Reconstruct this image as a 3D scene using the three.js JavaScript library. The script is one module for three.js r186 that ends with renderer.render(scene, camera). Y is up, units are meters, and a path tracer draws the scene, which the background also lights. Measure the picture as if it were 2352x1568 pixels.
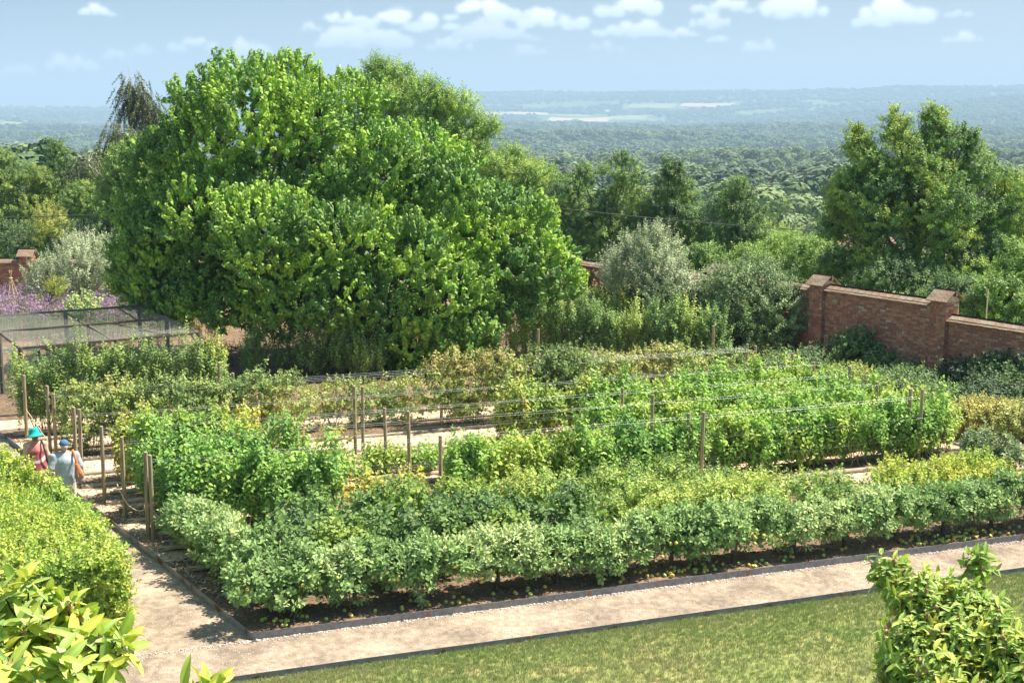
import * as THREE from 'three';
import { mergeGeometries } from 'three/addons/utils/BufferGeometryUtils.js';

// ---------------------------------------------------------------- camera, sky, sun, exposure
const scene = new THREE.Scene();
const EYE = 8.5, TILT = 9.56 * Math.PI / 180, FOC = 3100;
const camera = new THREE.PerspectiveCamera(28.39, 1024 / 682, 0.1, 40000);
camera.position.set(0, EYE, 0);
camera.rotation.x = -TILT;
const renderer = new THREE.WebGLRenderer({ antialias: true });
renderer.setSize(1024, 682);
renderer.toneMapping = THREE.LinearToneMapping;
renderer.toneMappingExposure = 2.9;
renderer.shadowMap.enabled = true;
renderer.shadowMap.type = THREE.PCFSoftShadowMap;

const RAD = Math.PI / 180;
const SUN_AZ = 70 * RAD, SUN_EL = 58 * RAD;            // right of the view and a little beyond, high summer noon
const sun = new THREE.DirectionalLight(0xfff1dc, 4.6);
sun.position.set(Math.sin(SUN_AZ) * Math.cos(SUN_EL) * 150, Math.sin(SUN_EL) * 150, -35 - Math.cos(SUN_AZ) * Math.cos(SUN_EL) * 150);
sun.target.position.set(0, 0, -35);
sun.castShadow = true;
sun.shadow.mapSize.set(4096, 4096);
Object.assign(sun.shadow.camera, { left: -60, right: 60, top: 60, bottom: -60, near: 1, far: 400 });
scene.add(sun, sun.target);
scene.fog = new THREE.FogExp2(new THREE.Color().setRGB(0.47, 0.70, 0.98), 0.0002);

function rng(seed) { let s = seed >>> 0; return () => { s = (s + 0x6D2B79F5) >>> 0; let t = Math.imul(s ^ (s >>> 15), 1 | s); t = (t + Math.imul(t ^ (t >>> 7), 61 | t)) ^ t; return ((t ^ (t >>> 14)) >>> 0) / 4294967296; }; }
const hash3 = (x, y, z) => { let h = Math.imul(x, 374761393) ^ Math.imul(y, 668265263) ^ Math.imul(z, 1274126177); h = Math.imul(h ^ (h >>> 13), 1103515245); return ((h ^ (h >>> 16)) >>> 0) / 4294967296; };
const lerp = (a, b, t) => a + (b - a) * t, clamp = (x, a = 0, b = 1) => Math.min(b, Math.max(a, x)), smooth = (a, b, x) => { const t = clamp((x - a) / (b - a)); return t * t * (3 - 2 * t); };
function noise3(x, y, z) {
  const X = Math.floor(x), Y = Math.floor(y), Z = Math.floor(z), u = x - X, v = y - Y, w = z - Z;
  const a = u * u * (3 - 2 * u), b = v * v * (3 - 2 * v), c = w * w * (3 - 2 * w);
  const n = (i, j, k) => hash3(X + i, Y + j, Z + k);
  return lerp(lerp(lerp(n(0, 0, 0), n(1, 0, 0), a), lerp(n(0, 1, 0), n(1, 1, 0), a), b), lerp(lerp(n(0, 0, 1), n(1, 0, 1), a), lerp(n(0, 1, 1), n(1, 1, 1), a), b), c) * 2 - 1;
}
const fbm = (x, y, z, o = 4) => { let s = 0, a = 0.5; for (let i = 0; i < o; i++) { s += a * noise3(x, y, z); x = x * 2.03 + 7.1; y = y * 2.03 + 3.7; z = z * 2.03 + 1.3; a *= 0.5; } return s; };

// from a point of the 2352 x 1568 view of the photograph to a place on level ground at height h
function at(px, py, h = 0) {
  const a = (py - 784) / FOC, zc = (EYE - h) / (Math.sin(TILT) + a * Math.cos(TILT));
  return new THREE.Vector3(zc * (px - 1176) / FOC, h, -zc * (Math.cos(TILT) - a * Math.sin(TILT)));
}
// the same at a given distance (metres along the view)
function far(px, py, d) {
  const a = (py - 784) / FOC, zc = d / (Math.cos(TILT) - a * Math.sin(TILT));
  return new THREE.Vector3(zc * (px - 1176) / FOC, EYE - zc * (Math.sin(TILT) + a * Math.cos(TILT)), -d);
}
const AB = (a, b, y = 0) => new THREE.Vector3(-4.25 + a * 0.941 - b * 0.554, y, -21.0 - a * 0.339 - b * 0.833);   // the fruit garden's own axes
const toAB = (x, z) => { const dx = x + 4.25, dz = z + 21; return [(dx * -0.833 + 0.554 * dz) / -0.972, (0.941 * dz + 0.339 * dx) / -0.972]; };
const ROW_TURN = Math.atan2(0.339, 0.941), SIDE_TURN = Math.atan2(0.554, 0.833);

{ // the sky: air and fair-weather clouds all round
  const W = 4096, Hh = 2048, d = new Float32Array(W * Hh * 4);
  const opa = new Float32Array(W * Hh), shade = new Float32Array(W * Hh);
  const R = rng(77);
  const splat = (az, el, w, h, k) => {                 // one cloud: a heap of puffs over a flat base (radians)
    const puffs = [], n = 5 + Math.floor(R() * 5);
    for (let i = 0; i < n; i++) { const t = (i + 0.5) / n * 2 - 1 + (R() - 0.5) * 0.3; puffs.push([t * w * 0.5, h * (-0.18 + 0.55 * (1 - t * t) * R()), w * (0.14 + 0.12 * R()) * (1.15 - Math.abs(t) * 0.5), h * (0.3 + 0.25 * R()) * (1.1 - Math.abs(t) * 0.5)]); }
    const off = R() * 50, x0 = Math.floor(((az - w) / (2 * Math.PI) + 0.25) * W), x1 = Math.ceil(((az + w) / (2 * Math.PI) + 0.25) * W);
    const y0 = Math.floor(((el - h) / Math.PI + 0.5) * Hh), y1 = Math.ceil(((el + h * 1.4) / Math.PI + 0.5) * Hh);
    for (let y = Math.max(y0, 0); y <= Math.min(y1, Hh - 1); y++) for (let x = x0; x <= x1; x++) {
      const da = ((x + 0.5) / W - 0.25) * 2 * Math.PI - az, de = ((y + 0.5) / Hh - 0.5) * Math.PI - el;
      let f = 0; for (const p of puffs) { const u = (da - p[0]) / p[2], v = (de - p[1]) / p[3]; f = Math.max(f, Math.exp(-(u * u + v * v) * 1.1)); }
      f *= smooth(-h * 0.55, -h * 0.2, de);
      f += 0.6 * fbm(da / h * 1.7 + off, de / h * 2.3, off * 0.3, 5);
      const o = smooth(0.36, 0.78, f) * k, i = y * W + ((x % W) + W) % W;
      if (o > opa[i]) { opa[i] = o; shade[i] = smooth(-h * 0.3, h * 0.5, de); }
    }
  };
  const dirOf = (px, py) => { const v = far(px, py, 100).sub(new THREE.Vector3(0, EYE, 0)).normalize(); return [Math.atan2(v.x, -v.z), Math.asin(v.y)]; };
  for (const [px, py, w, h, k] of [[1120, 30, 150, 44, .95], [1195, 34, 100, 36, .8], [1275, 47, 130, 46, .9], [808, 42, 100, 30, .9], [925, 52, 190, 44, .85], [830, 92, 180, 44, .6], [1030, 102, 80, 26, .5], [1450, 18, 150, 46, .95], [1450, 68, 140, 34, .75], [1635, 52, 80, 32, .6], [1655, 17, 110, 28, .75], [1825, 20, 150, 48, .9], [2055, 36, 140, 58, .9], [2208, 87, 70, 22, .7], [1742, 108, 60, 24, .5], [222, 26, 60, 22, .8], [165, 150, 100, 34, .5], [440, 106, 90, 30, .5], [1135, 80, 170, 36, .45], [1570, 78, 60, 16, .6], [1650, 90, 36, 14, .6], [2200, 32, 50, 14, .5], [1212, 116, 70, 24, .4], [40, 165, 60, 26, .35], [572, 122, 90, 30, .5], [262, 132, 50, 20, .35], [718, 64, 40, 16, .5], [330, 118, 50, 22, .3], [1390, 108, 70, 20, .35]]) {
    const [az, el] = dirOf(px, py); splat(az, el, w * 1.15 / FOC, h * 1.3 / FOC, Math.min(1, k * 1.1));
  }
  for (let i = 0; i < 230; i++) { const az = (R() * 2 - 1) * Math.PI, el = (2.2 + 60 * R() * R()) * RAD; if (Math.abs(az) < 24 * RAD && el < 6.5 * RAD) { R(); continue; } const s = (0.03 + 0.03 * R()) * (0.8 + el * 2.2); splat(az, el, s, s * (0.3 + el * 0.35), 0.5 + 0.45 * R()); }
  const hor = [0.76, 0.82, 0.835], zen = [0.125, 0.28, 0.44];
  for (let y = 0; y < Hh; y++) {
    const el = ((y + 0.5) / Hh - 0.5) * 180;
    for (let x = 0; x < W; x++) {
      const az = ((x + 0.5) / W - 0.25) * 2 * Math.PI, i = y * W + x;
      if (el < -0.3) { d[i * 4] = 0.08; d[i * 4 + 1] = 0.11; d[i * 4 + 2] = 0.07; d[i * 4 + 3] = 1; continue; }
      const s = 0.5 + 0.5 * Math.cos(az - SUN_AZ), e = Math.max(el, 0);
      const k = (1 - Math.exp(-e / lerp(2.6, 6.5, s * s))) * lerp(0.95, 0.86, s), dim = lerp(0.72, 1.0, s);
      const o = opa[i], c = shade[i], ca = Math.cos(el * RAD) * Math.cos(SUN_EL) * Math.cos(az - SUN_AZ) + Math.sin(el * RAD) * Math.sin(SUN_EL), glow = Math.exp(-Math.acos(clamp(ca, -1, 1)) / 0.38);
      for (let j = 0; j < 3; j++) {
        const air = lerp(hor[j] * lerp(dim, 1, j * 0.22), zen[j], k) + glow * [1.25, 1.22, 1.1][j];
        const cl = lerp([0.60, 0.70, 0.80][j], [0.96, 0.97, 0.98][j], c) * 1.42;
        d[i * 4 + j] = lerp(air, cl, o * lerp(0.97, 0.85, Math.exp(-e / 2))) * 0.395;
      }
      d[i * 4 + 3] = 1;
    }
  }
  const tex = new THREE.DataTexture(d, W, Hh, THREE.RGBAFormat, THREE.FloatType);
  tex.mapping = THREE.EquirectangularReflectionMapping;
  tex.magFilter = THREE.LinearFilter; tex.minFilter = THREE.LinearFilter; tex.wrapS = THREE.RepeatWrapping; tex.needsUpdate = true;
  scene.background = tex; scene.environment = tex;

}

// ---------------------------------------------------------------- helpers
const V = (x, y, z) => new THREE.Vector3(x, y, z), UP = V(0, 1, 0);
const used = new Map();
function numbered(n) { const k = used.get(n) || 0; used.set(n, k + 1); return k ? n + '_' + String(k).padStart(3, '0') : n; }
function shadows(m) { m.castShadow = true; m.receiveShadow = true; return m; }
function tag(o, label, category, group) { o.userData.label = label; o.userData.category = category; if (group) o.userData.group = group; return o; }
function thing(name, label, category, pos = [0, 0, 0], turn = 0, group) {
  const o = new THREE.Group(); o.name = numbered(name); scene.add(o);
  if (pos.isVector3) o.position.copy(pos); else o.position.set(...pos);
  o.rotation.y = turn; return tag(o, label, category, group);
}
function part(parent, name, geo, mat, stuff, label) {
  const m = shadows(new THREE.Mesh(Array.isArray(geo) ? mergeGeometries(geo) : geo, mat)); m.name = name;
  if (stuff) m.userData.kind = 'stuff'; if (label) m.userData.label = label;
  parent.add(m); return m;
}
function struct(name, geo, mat, kind = 'structure') { const m = shadows(new THREE.Mesh(geo, mat)); m.name = numbered(name); m.userData.kind = kind; scene.add(m); return m; }
const col = (r, g, b) => new THREE.Color().setRGB(r, g, b);
const mat = (c, rough = 0.85, o = {}) => new THREE.MeshStandardMaterial({ color: Array.isArray(c) ? col(...c) : c, roughness: rough, ...o });
function box(w, h, d, x = 0, y = 0, z = 0) { return new THREE.BoxGeometry(w, h, d).translate(x, y, z); }
// a bent, tapering rod through points
function rod(pts, r0, r1, seg = 6, wob = 0, seed = 1) {
  const c = new THREE.CatmullRomCurve3(pts), n = Math.max(2, (pts.length - 1) * 3), fr = c.computeFrenetFrames(n, false), pos = [], nor = [], uv = [], idx = [];
  for (let i = 0; i <= n; i++) {
    const t = i / n, p = c.getPoint(t), r = lerp(r0, r1, t);
    for (let j = 0; j <= seg; j++) {
      const a = j / seg * 2 * Math.PI, q = r * (1 + wob * noise3(p.x * 3 + Math.cos(a) * 2 + seed, p.y * 3, p.z * 3 + Math.sin(a) * 2));
      const d = fr.normals[i].clone().multiplyScalar(Math.cos(a)).addScaledVector(fr.binormals[i], Math.sin(a));
      pos.push(p.x + d.x * q, p.y + d.y * q, p.z + d.z * q); nor.push(d.x, d.y, d.z); uv.push(j / seg, t * c.getLength());
      if (i < n && j < seg) { const k = i * (seg + 1) + j; idx.push(k, k + 1, k + seg + 1, k + 1, k + seg + 2, k + seg + 1); }
    }
  }
  for (const [i, f] of [[0, 1], [n, 0]]) { const b = pos.length / 3, p = c.getPoint(i / n), k = i * (seg + 1); pos.push(p.x, p.y, p.z); const tg = fr.tangents[i]; nor.push(tg.x * (f ? -1 : 1), tg.y * (f ? -1 : 1), tg.z * (f ? -1 : 1)); uv.push(0.5, 0.5); for (let j = 0; j < seg; j++) f ? idx.push(b, k + j + 1, k + j) : idx.push(b, k + j, k + j + 1); }
  const g = new THREE.BufferGeometry(); g.setAttribute('position', new THREE.Float32BufferAttribute(pos, 3)); g.setAttribute('normal', new THREE.Float32BufferAttribute(nor, 3)); g.setAttribute('uv', new THREE.Float32BufferAttribute(uv, 2)); g.setIndex(idx); return g;
}
const line = (a, b, r, seg = 5) => rod([a, a.clone().lerp(b, 0.5), b], r, r, seg);
function paint(geo, c) { const n = geo.attributes.position.count, a = new Float32Array(n * 3); for (let i = 0; i < n; i++) a.set(typeof c === 'function' ? c(i) : c, i * 3); geo.setAttribute('color', new THREE.BufferAttribute(a, 3)); return geo; }
// textures from a function of (u, v) in 0..1 that tiles only as well as its noise does
function tex(n, f, srgb = true) {
  const d = new Uint8Array(n * n * 4);
  for (let y = 0; y < n; y++) for (let x = 0; x < n; x++) { const c = f(x / n, y / n, x, y), i = (y * n + x) * 4; d[i] = clamp(c[0]) * 255; d[i + 1] = clamp(c[1]) * 255; d[i + 2] = clamp(c[2]) * 255; d[i + 3] = 255; }
  const t = new THREE.DataTexture(d, n, n); t.wrapS = t.wrapT = THREE.MirroredRepeatWrapping; t.magFilter = THREE.LinearFilter; t.minFilter = THREE.LinearMipmapLinearFilter; t.generateMipmaps = true; if (srgb) t.colorSpace = THREE.SRGBColorSpace; t.needsUpdate = true; return t;
}
// a flat sheet from corner points with uv in metres
function sheet(pts, y, per = 1) {
  const s = new THREE.Shape(pts.map((p) => new THREE.Vector2(p.x, -p.z))), g = new THREE.ShapeGeometry(s).rotateX(-Math.PI / 2).translate(0, y, 0), p = g.attributes.position, uv = g.attributes.uv;
  for (let i = 0; i < p.count; i++) uv.setXY(i, p.getX(i) / per, p.getZ(i) / per);
  return g;
}
const quadAB = (a0, a1, b0, b1) => [AB(a0, b0), AB(a1, b0), AB(a1, b1), AB(a0, b1)];

// ---------------------------------------------------------------- foliage kit
// one blade: base at the origin, along +z, face to +y
function blade(len, wid, { fold = 0.25, curl = 0.15, fat = 0.4, fine = true } = {}) {
  const P = [], I = [];
  const h = (t) => -curl * len * t * t;
  if (fine) {
    const w1 = wid * 0.5 * (fat < 0.5 ? 1 : 0.8), w2 = wid * 0.5 * (fat < 0.5 ? 0.75 : 1), t1 = fat * 0.6, t2 = fat * 0.6 + 0.4;
    for (const [x, t] of [[0, 0], [0, t1], [0, t2], [0, 1], [-w1, t1 * 0.92], [-w2, t2 * 0.96], [w1, t1 * 0.92], [w2, t2 * 0.96]]) P.push(x, h(t) + Math.abs(x) * fold, t * len);
    I.push(0, 4, 1, 0, 1, 6, 1, 4, 5, 1, 5, 2, 1, 2, 7, 1, 7, 6, 2, 5, 3, 2, 3, 7);
  } else {
    for (const [x, t] of [[0, 0], [0, fat + 0.05], [0, 1], [-wid / 2, fat], [wid / 2, fat]]) P.push(x, h(t) + Math.abs(x) * fold, t * len);
    I.push(0, 3, 1, 0, 1, 4, 1, 3, 2, 1, 2, 4);
  }
  const g = new THREE.BufferGeometry(); g.setAttribute('position', new THREE.Float32BufferAttribute(P, 3)); g.setIndex(I); g.computeVertexNormals(); return g;
}
const _m = new THREE.Matrix4(), _q = new THREE.Quaternion(), _q2 = new THREE.Quaternion(), _s = V(1, 1, 1);
// a leafy shoot: stem along +y
function sprig(seed, o) {
  const R = rng(seed), L = [], { n = 9, stem = 0.3, len = 0.07, wid = 0.04, up = 50, droop = 0, jit = 25, from = 0.1, tip = true, vary = 0.22, thick = 0.003, bark = [0.9, 0.6, 0.7], size = 0.35 } = o;
  for (let i = 0; i < n; i++) {
    const t = from + (1 - from) * (i + R() * 0.5) / n, top = tip && i >= n - 3, az = i * 2.399 + R() * 0.7, el = (top ? 65 : up + (R() - 0.5) * jit * 2 - droop * (1 - t) * 60) * RAD;
    const s = (1 - size * R()) * (top ? 0.75 : 1), g = blade(len * s, wid * s, { ...o, curl: (o.curl ?? 0.2) * (0.5 + R()) });
    const k = 1 + (R() - 0.5) * vary * 2, w = (R() - 0.5) * vary; paint(g, [k * (1 + w), k, k * (1 - w)]);
    _q.setFromAxisAngle(UP, az).multiply(_q2.setFromAxisAngle(V(1, 0, 0), -el)).multiply(_q2.clone().setFromAxisAngle(V(0, 0, 1), (R() - 0.5) * 0.8));
    g.applyMatrix4(_m.compose(V(Math.sin(az) * len * 0.12, t * stem, Math.cos(az) * len * 0.12), _q, _s)); L.push(g);
  }
  if (thick) { const g = new THREE.CylinderGeometry(thick * 0.5, thick, stem, 3, 1, true).translate(0, stem / 2, 0); g.deleteAttribute('uv'); L.push(paint(g, bark)); }
  return mergeGeometries(L.map((g) => (g.deleteAttribute('uv'), g.toNonIndexed())));
}
const sprigs = (seed, k, o) => Array.from({ length: k }, (_, i) => sprig(seed * 31 + i, o));
const leafMat = (trans = 0.38, coat = 0.25) => new THREE.MeshPhysicalMaterial({ color: 0xffffff, roughness: 0.92, transmission: trans, thickness: 0, clearcoat: coat, clearcoatRoughness: 0.42, vertexColors: true, side: THREE.DoubleSide });
const LEAF = leafMat(0.36, 0.12), LEAF_DULL = leafMat(0.33, 0.06), LEAF_GLOSS = leafMat(0.36, 0.2);
// points on the outer shell of a heap of ellipsoids [x,y,z,rx,ry,rz]
function shell(lobes, n, R, { deep = 0.4, rough = 0.16, low = -1, cull = 0.72, freq = 2.2 } = {}) {
  const w = lobes.map((l) => Math.pow(l[3] * l[4], 0.8) + Math.pow(l[5] * l[4], 0.8)), tot = w.reduce((a, b) => a + b), out = [];
  let guard = n * 12;
  while (out.length < n && guard-- > 0) {
    let k = 0, r = R() * tot; while ((r -= w[k]) > 0 && k < lobes.length - 1) k++;
    const l = lobes[k], cy = R() * 2 - 1, a = R() * 2 * Math.PI, sy = Math.sqrt(1 - cy * cy), d = V(Math.cos(a) * sy, cy, Math.sin(a) * sy);
    if (cy < low) continue;
    const q = (1 - deep * Math.pow(R(), 1.6)) * (1 + rough * 1.6 * noise3(d.x * freq + k * 9, d.y * freq, d.z * freq));
    const p = V(l[0] + d.x * l[3] * q, l[1] + d.y * l[4] * q, l[2] + d.z * l[5] * q);
    let inside = false;
    for (let j = 0; j < lobes.length && !inside; j++) if (j !== k) { const m = lobes[j]; inside = ((p.x - m[0]) / m[3]) ** 2 + ((p.y - m[1]) / m[4]) ** 2 + ((p.z - m[2]) / m[5]) ** 2 < cull * cull; }
    if (inside) continue;
    out.push([p, V(d.x / l[3], d.y / l[4], d.z / l[5]).normalize()]);
  }
  return out;
}
// smaller heads crowding the surface of bigger lobes
function lumpy(lobes, k, R, q0 = 0.26, q1 = 0.4) {
  const out = [];
  lobes.forEach((l, j) => { out.push([l[0], l[1], l[2], l[3] * 0.6, l[4] * 0.6, l[5] * 0.6]); for (let i = 0; i < k; i++) { const cy = R() * 1.75 - 0.75, a = R() * 6.283, s = Math.sqrt(1 - cy * cy), d = [Math.cos(a) * s, cy, Math.sin(a) * s], q = lerp(q0, q1, R()), p = [0, 1, 2].map((e) => l[e] + d[e] * l[e + 3] * (0.98 - q * 0.6)); if (lobes.some((m, e) => e !== j && ((p[0] - m[0]) / m[3]) ** 2 + ((p[1] - m[1]) / m[4]) ** 2 + ((p[2] - m[2]) / m[5]) ** 2 < 0.5)) continue; const r = Math.cbrt(l[3] * l[4] * l[5]) * q; out.push([...p, r * 1.15, r * 0.85, r * 1.15]); } });
  return out;
}
// put shoots on points; the tint of each is a mix of the colours given
function leaves(parent, kinds, m, pts, R, { tints, up = 0.5, out = 0.6, wild = 0.5, scale = [0.8, 1.2], name = 'foliage', patch = 0.9 } = {}) {
  const by = kinds.map(() => []);
  for (const p of pts) by[Math.floor(R() * kinds.length)].push(p);
  by.forEach((list, k) => {
    if (!list.length) return;
    const im = shadows(new THREE.InstancedMesh(kinds[k], m, list.length)); im.name = name; im.userData.kind = 'stuff';
    const c = new THREE.Color();
    list.forEach(([p, nrm, tone], i) => {
      const ax = V(nrm.x * out + (R() - 0.5) * wild * 2, nrm.y * out + up + (R() - 0.5) * wild, nrm.z * out + (R() - 0.5) * wild * 2); if (ax.lengthSq() < 1e-4) ax.set(0, 1, 0);
      _q.setFromUnitVectors(UP, ax.normalize()).multiply(_q2.setFromAxisAngle(UP, R() * 6.283));
      const s = lerp(scale[0], scale[1], R()); im.setMatrixAt(i, _m.compose(p, _q, V(s, s, s)));
      const f = clamp(0.5 + patch * noise3(p.x * 1.1 + parent.position.x, p.y * 1.1, p.z * 1.1 + parent.position.z) + (R() - 0.5) * 0.6) * (tints.length - 1), j = Math.min(tints.length - 2, Math.floor(f)), g = f - j, b = 0.85 + 0.3 * R();
      if (tone) c.setRGB(tone[0] * b, tone[1] * b, tone[2] * b); else if (tints.length === 1) c.setRGB(tints[0][0] * b, tints[0][1] * b, tints[0][2] * b);
      else c.setRGB(lerp(tints[j][0], tints[j + 1][0], g) * b, lerp(tints[j][1], tints[j + 1][1], g) * b, lerp(tints[j][2], tints[j + 1][2], g) * b);
      im.setColorAt(i, c);
    });
    parent.add(im);
  });
}

// ---------------------------------------------------------------- land
const wallOut = (x, z) => (x - 13.15) * 0.833 - (z + 40.51) * 0.554;
const CTRL = [0, 40, 140, 340, 740, 1450, 2500, 4000, 6000, 9000, 14000];
function land(x, z) {
  const r = Math.hypot(x, z), az = Math.atan2(x, -z), s = Math.max(0, Math.max(wallOut(x, z) - 0.6, -z - 63));
  const base = -0.14 - 0.055 * clamp(-z - 46, 0, 16);
  if (s <= 0) return base;
  const px = 1176 + FOC * Math.tan(clamp(az, -1, 1)), t = clamp(px / 2352, -0.4, 1.4);
  const e1 = 8.5 + (t < 0.11 ? lerp(0.0015, 0.003, t / 0.11) : lerp(0.003, 0.0215, Math.pow((t - 0.11) / 0.89, 0.72))) * 9000;
  const e2 = lerp(-52, 62, smooth(0.55, 1.1, t)) + lerp(22, 0, smooth(0, 0.2, t));
  const up = smooth(0.3, 0.05, t) * 0.5;
  const H = [0, -4.5, -13 * (1 - up), -25 * (1 - up * 0.6), -38 * (1 - up * 0.3), -50, -50, -38, e2, e1, e1 - 60];
  let k = 0; while (k < CTRL.length - 2 && s > CTRL[k + 1]) k++;
  const f = clamp((s - CTRL[k]) / (CTRL[k + 1] - CTRL[k]));
  const h = lerp(H[k], H[k + 1], f * f * (3 - 2 * f) * 0.5 + f * 0.5);
  return base + h + Math.min(1, Math.max(0, s - 200) / 900) * 34 * fbm(x / 800, 3, z / 520, 3) + Math.min(1, s / 6000) * 30 * fbm(x / 2600, 9, z / 2600, 2);
}
{ // one sheet of ground out to the horizon
  const NA = 300, NR = 170, pos = [], uv = [], idx = [], cl = [];
  for (let i = 0; i <= NR; i++) {
    const r = i === 0 ? 0.5 : 3 * Math.pow(15000 / 3, (i - 1) / (NR - 1));
    for (let j = 0; j <= NA; j++) { const a = (j / NA * 2 - 1) * 1.75, x = Math.sin(a) * r, z = -Math.cos(a) * r; pos.push(x, land(x, z), z); uv.push(x / 6, z / 6); const n = fbm(x / 70, 1, z / 70, 4); const d = smooth(-0.3, 0.4, n); cl.push(lerp(0.07, 0.16, d), lerp(0.12, 0.19, d), lerp(0.035, 0.075, d)); }
  }
  for (let i = 0; i < NR; i++) for (let j = 0; j < NA; j++) { const k = i * (NA + 1) + j; idx.push(k, k + 1, k + NA + 1, k + 1, k + NA + 2, k + NA + 1); }
  const g = new THREE.BufferGeometry(); g.setAttribute('position', new THREE.Float32BufferAttribute(pos, 3)); g.setAttribute('uv', new THREE.Float32BufferAttribute(uv, 2)); g.setAttribute('color', new THREE.Float32BufferAttribute(cl, 3)); g.setIndex(idx); g.computeVertexNormals();
  struct('terrain', g, mat([1, 1, 1], 0.95, { vertexColors: true }));
}
// where a line of sight meets the far land
function landAt(px, py) { const dir = far(px, py, 1).sub(camera.position); let r = 100; while (r < 13000) { const p = camera.position.clone().addScaledVector(dir, r); if (p.y < land(p.x, p.z) + 4) return p; r *= 1.004; } return camera.position.clone().addScaledVector(dir, 9000); }
const fields = [];
for (const [x0, x1, y0, y1, c] of [[1255, 1395, 268, 279, 0], [1395, 1480, 266, 275, 2], [1075, 1175, 256, 263, 1], [1165, 1252, 258, 265, 0], [1440, 1545, 238, 249, 2], [1560, 1680, 236, 245, 0], [1250, 1370, 262, 266, 2], [165, 245, 286, 296, 0], [310, 390, 280, 292, 0], [0, 50, 279, 285, 2], [50, 120, 302, 308, 1]]) {
  const q = [landAt(x0, y1), landAt(x1, y1), landAt(x1 + 12, y0), landAt(x0 + 8, y0)]; fields.push(q);
  const N = 10, M = 6, pos = [], idx = [];
  for (let i = 0; i <= M; i++) for (let j = 0; j <= N; j++) { const a = q[0].clone().lerp(q[1], j / N), b = q[3].clone().lerp(q[2], j / N), p = a.lerp(b, i / M); pos.push(p.x, land(p.x, p.z) + 3, p.z); if (i < M && j < N) { const k = i * (N + 1) + j; idx.push(k, k + 1, k + N + 1, k + 1, k + N + 2, k + N + 1); } }
  const g = new THREE.BufferGeometry(); g.setAttribute('position', new THREE.Float32BufferAttribute(pos, 3)); g.setIndex(idx); g.computeVertexNormals();
  struct('field', g, mat([[0.46, 0.37, 0.24], [0.40, 0.34, 0.22], [0.22, 0.28, 0.12]][c], 0.95));
}
const inField = (x, z, pad) => fields.some((q) => { // seen from above, with room in front so that crowns do not hide it
  const c = q[0].clone().add(q[1]).add(q[2]).add(q[3]).multiplyScalar(0.25), d = Math.hypot(x, z), D = Math.hypot(c.x, c.z), w = q[0].distanceTo(q[1]) / 2, dep = Math.abs(Math.hypot(q[3].x, q[3].z) - Math.hypot(q[0].x, q[0].z)) / 2;
  return Math.abs(Math.atan2(x, -z) - Math.atan2(c.x, -c.z)) * D < w * 1.02 + pad && d > D - dep - 130 && d < D + dep;
});

// crowns for the woods: many leaf clumps on a heap of lobes, unit size (height about 1)
function crown(seed, n, size, cone = false) {
  const R = rng(seed), lobes = cone ? [[0, 0.25, 0, 0.26, 0.25, 0.26], [0, 0.5, 0, 0.19, 0.25, 0.19], [0, 0.78, 0, 0.09, 0.24, 0.09]] : [[0, 0.5, 0, 0.36, 0.36, 0.36]];
  if (!cone) for (let i = 0; i < 9; i++) { const a = R() * 6.28, q = 0.16 + 0.14 * R(); lobes.push([Math.cos(a) * q, 0.34 + 0.44 * R(), Math.sin(a) * q, 0.15 + 0.1 * R(), 0.13 + 0.09 * R(), 0.15 + 0.1 * R()]); }
  const pos = [], nor = [], cl = [];
  for (const [p, nn] of shell(lobes, n, R, { deep: 0.18, rough: 0.14, low: -0.75, cull: 0.85 })) {
    const d = nn.clone().add(V(R() - 0.5, R() - 0.2, R() - 0.5).multiplyScalar(0.6)).normalize(), a = V(R() - 0.5, R() - 0.5, R() - 0.5).cross(d).normalize(), b = d.clone().cross(a), s = size * (0.6 + 0.8 * R()), k = 0.8 + 0.4 * R();
    const c = [p.clone().addScaledVector(a, s), p.clone().addScaledVector(b, s * 0.8), p.clone().addScaledVector(a, -s), p.clone().addScaledVector(b, -s * 0.8)];
    for (const i of [0, 1, 2, 0, 2, 3]) { pos.push(c[i].x, c[i].y, c[i].z); nor.push(nn.x * 0.4 + d.x * 0.6, nn.y * 0.4 + d.y * 0.6, nn.z * 0.4 + d.z * 0.6); cl.push(k, k, k); }
  }
  const g = new THREE.BufferGeometry(); g.setAttribute('position', new THREE.Float32BufferAttribute(pos, 3)); g.setAttribute('normal', new THREE.Float32BufferAttribute(nor, 3)); g.setAttribute('color', new THREE.Float32BufferAttribute(cl, 3)); return g;
}
const WOODMAT = new THREE.MeshPhysicalMaterial({ color: 0xffffff, roughness: 1, transmission: 0.25, thickness: 0, vertexColors: true, side: THREE.DoubleSide });
const WOOD_TINTS = [[0.03, 0.07, 0.028], [0.06, 0.125, 0.04], [0.095, 0.17, 0.05], [0.15, 0.22, 0.08], [0.045, 0.105, 0.035]];
function woodTint(R, x, z) { const f = clamp(0.5 + fbm(x / 160, 5, z / 160, 2) * 0.9 + (R() - 0.5) * 0.9) * 4, j = Math.min(3, Math.floor(f)), g = f - j; return [0, 1, 2].map((i) => lerp(WOOD_TINTS[j][i], WOOD_TINTS[j + 1][i], g)); }
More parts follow.
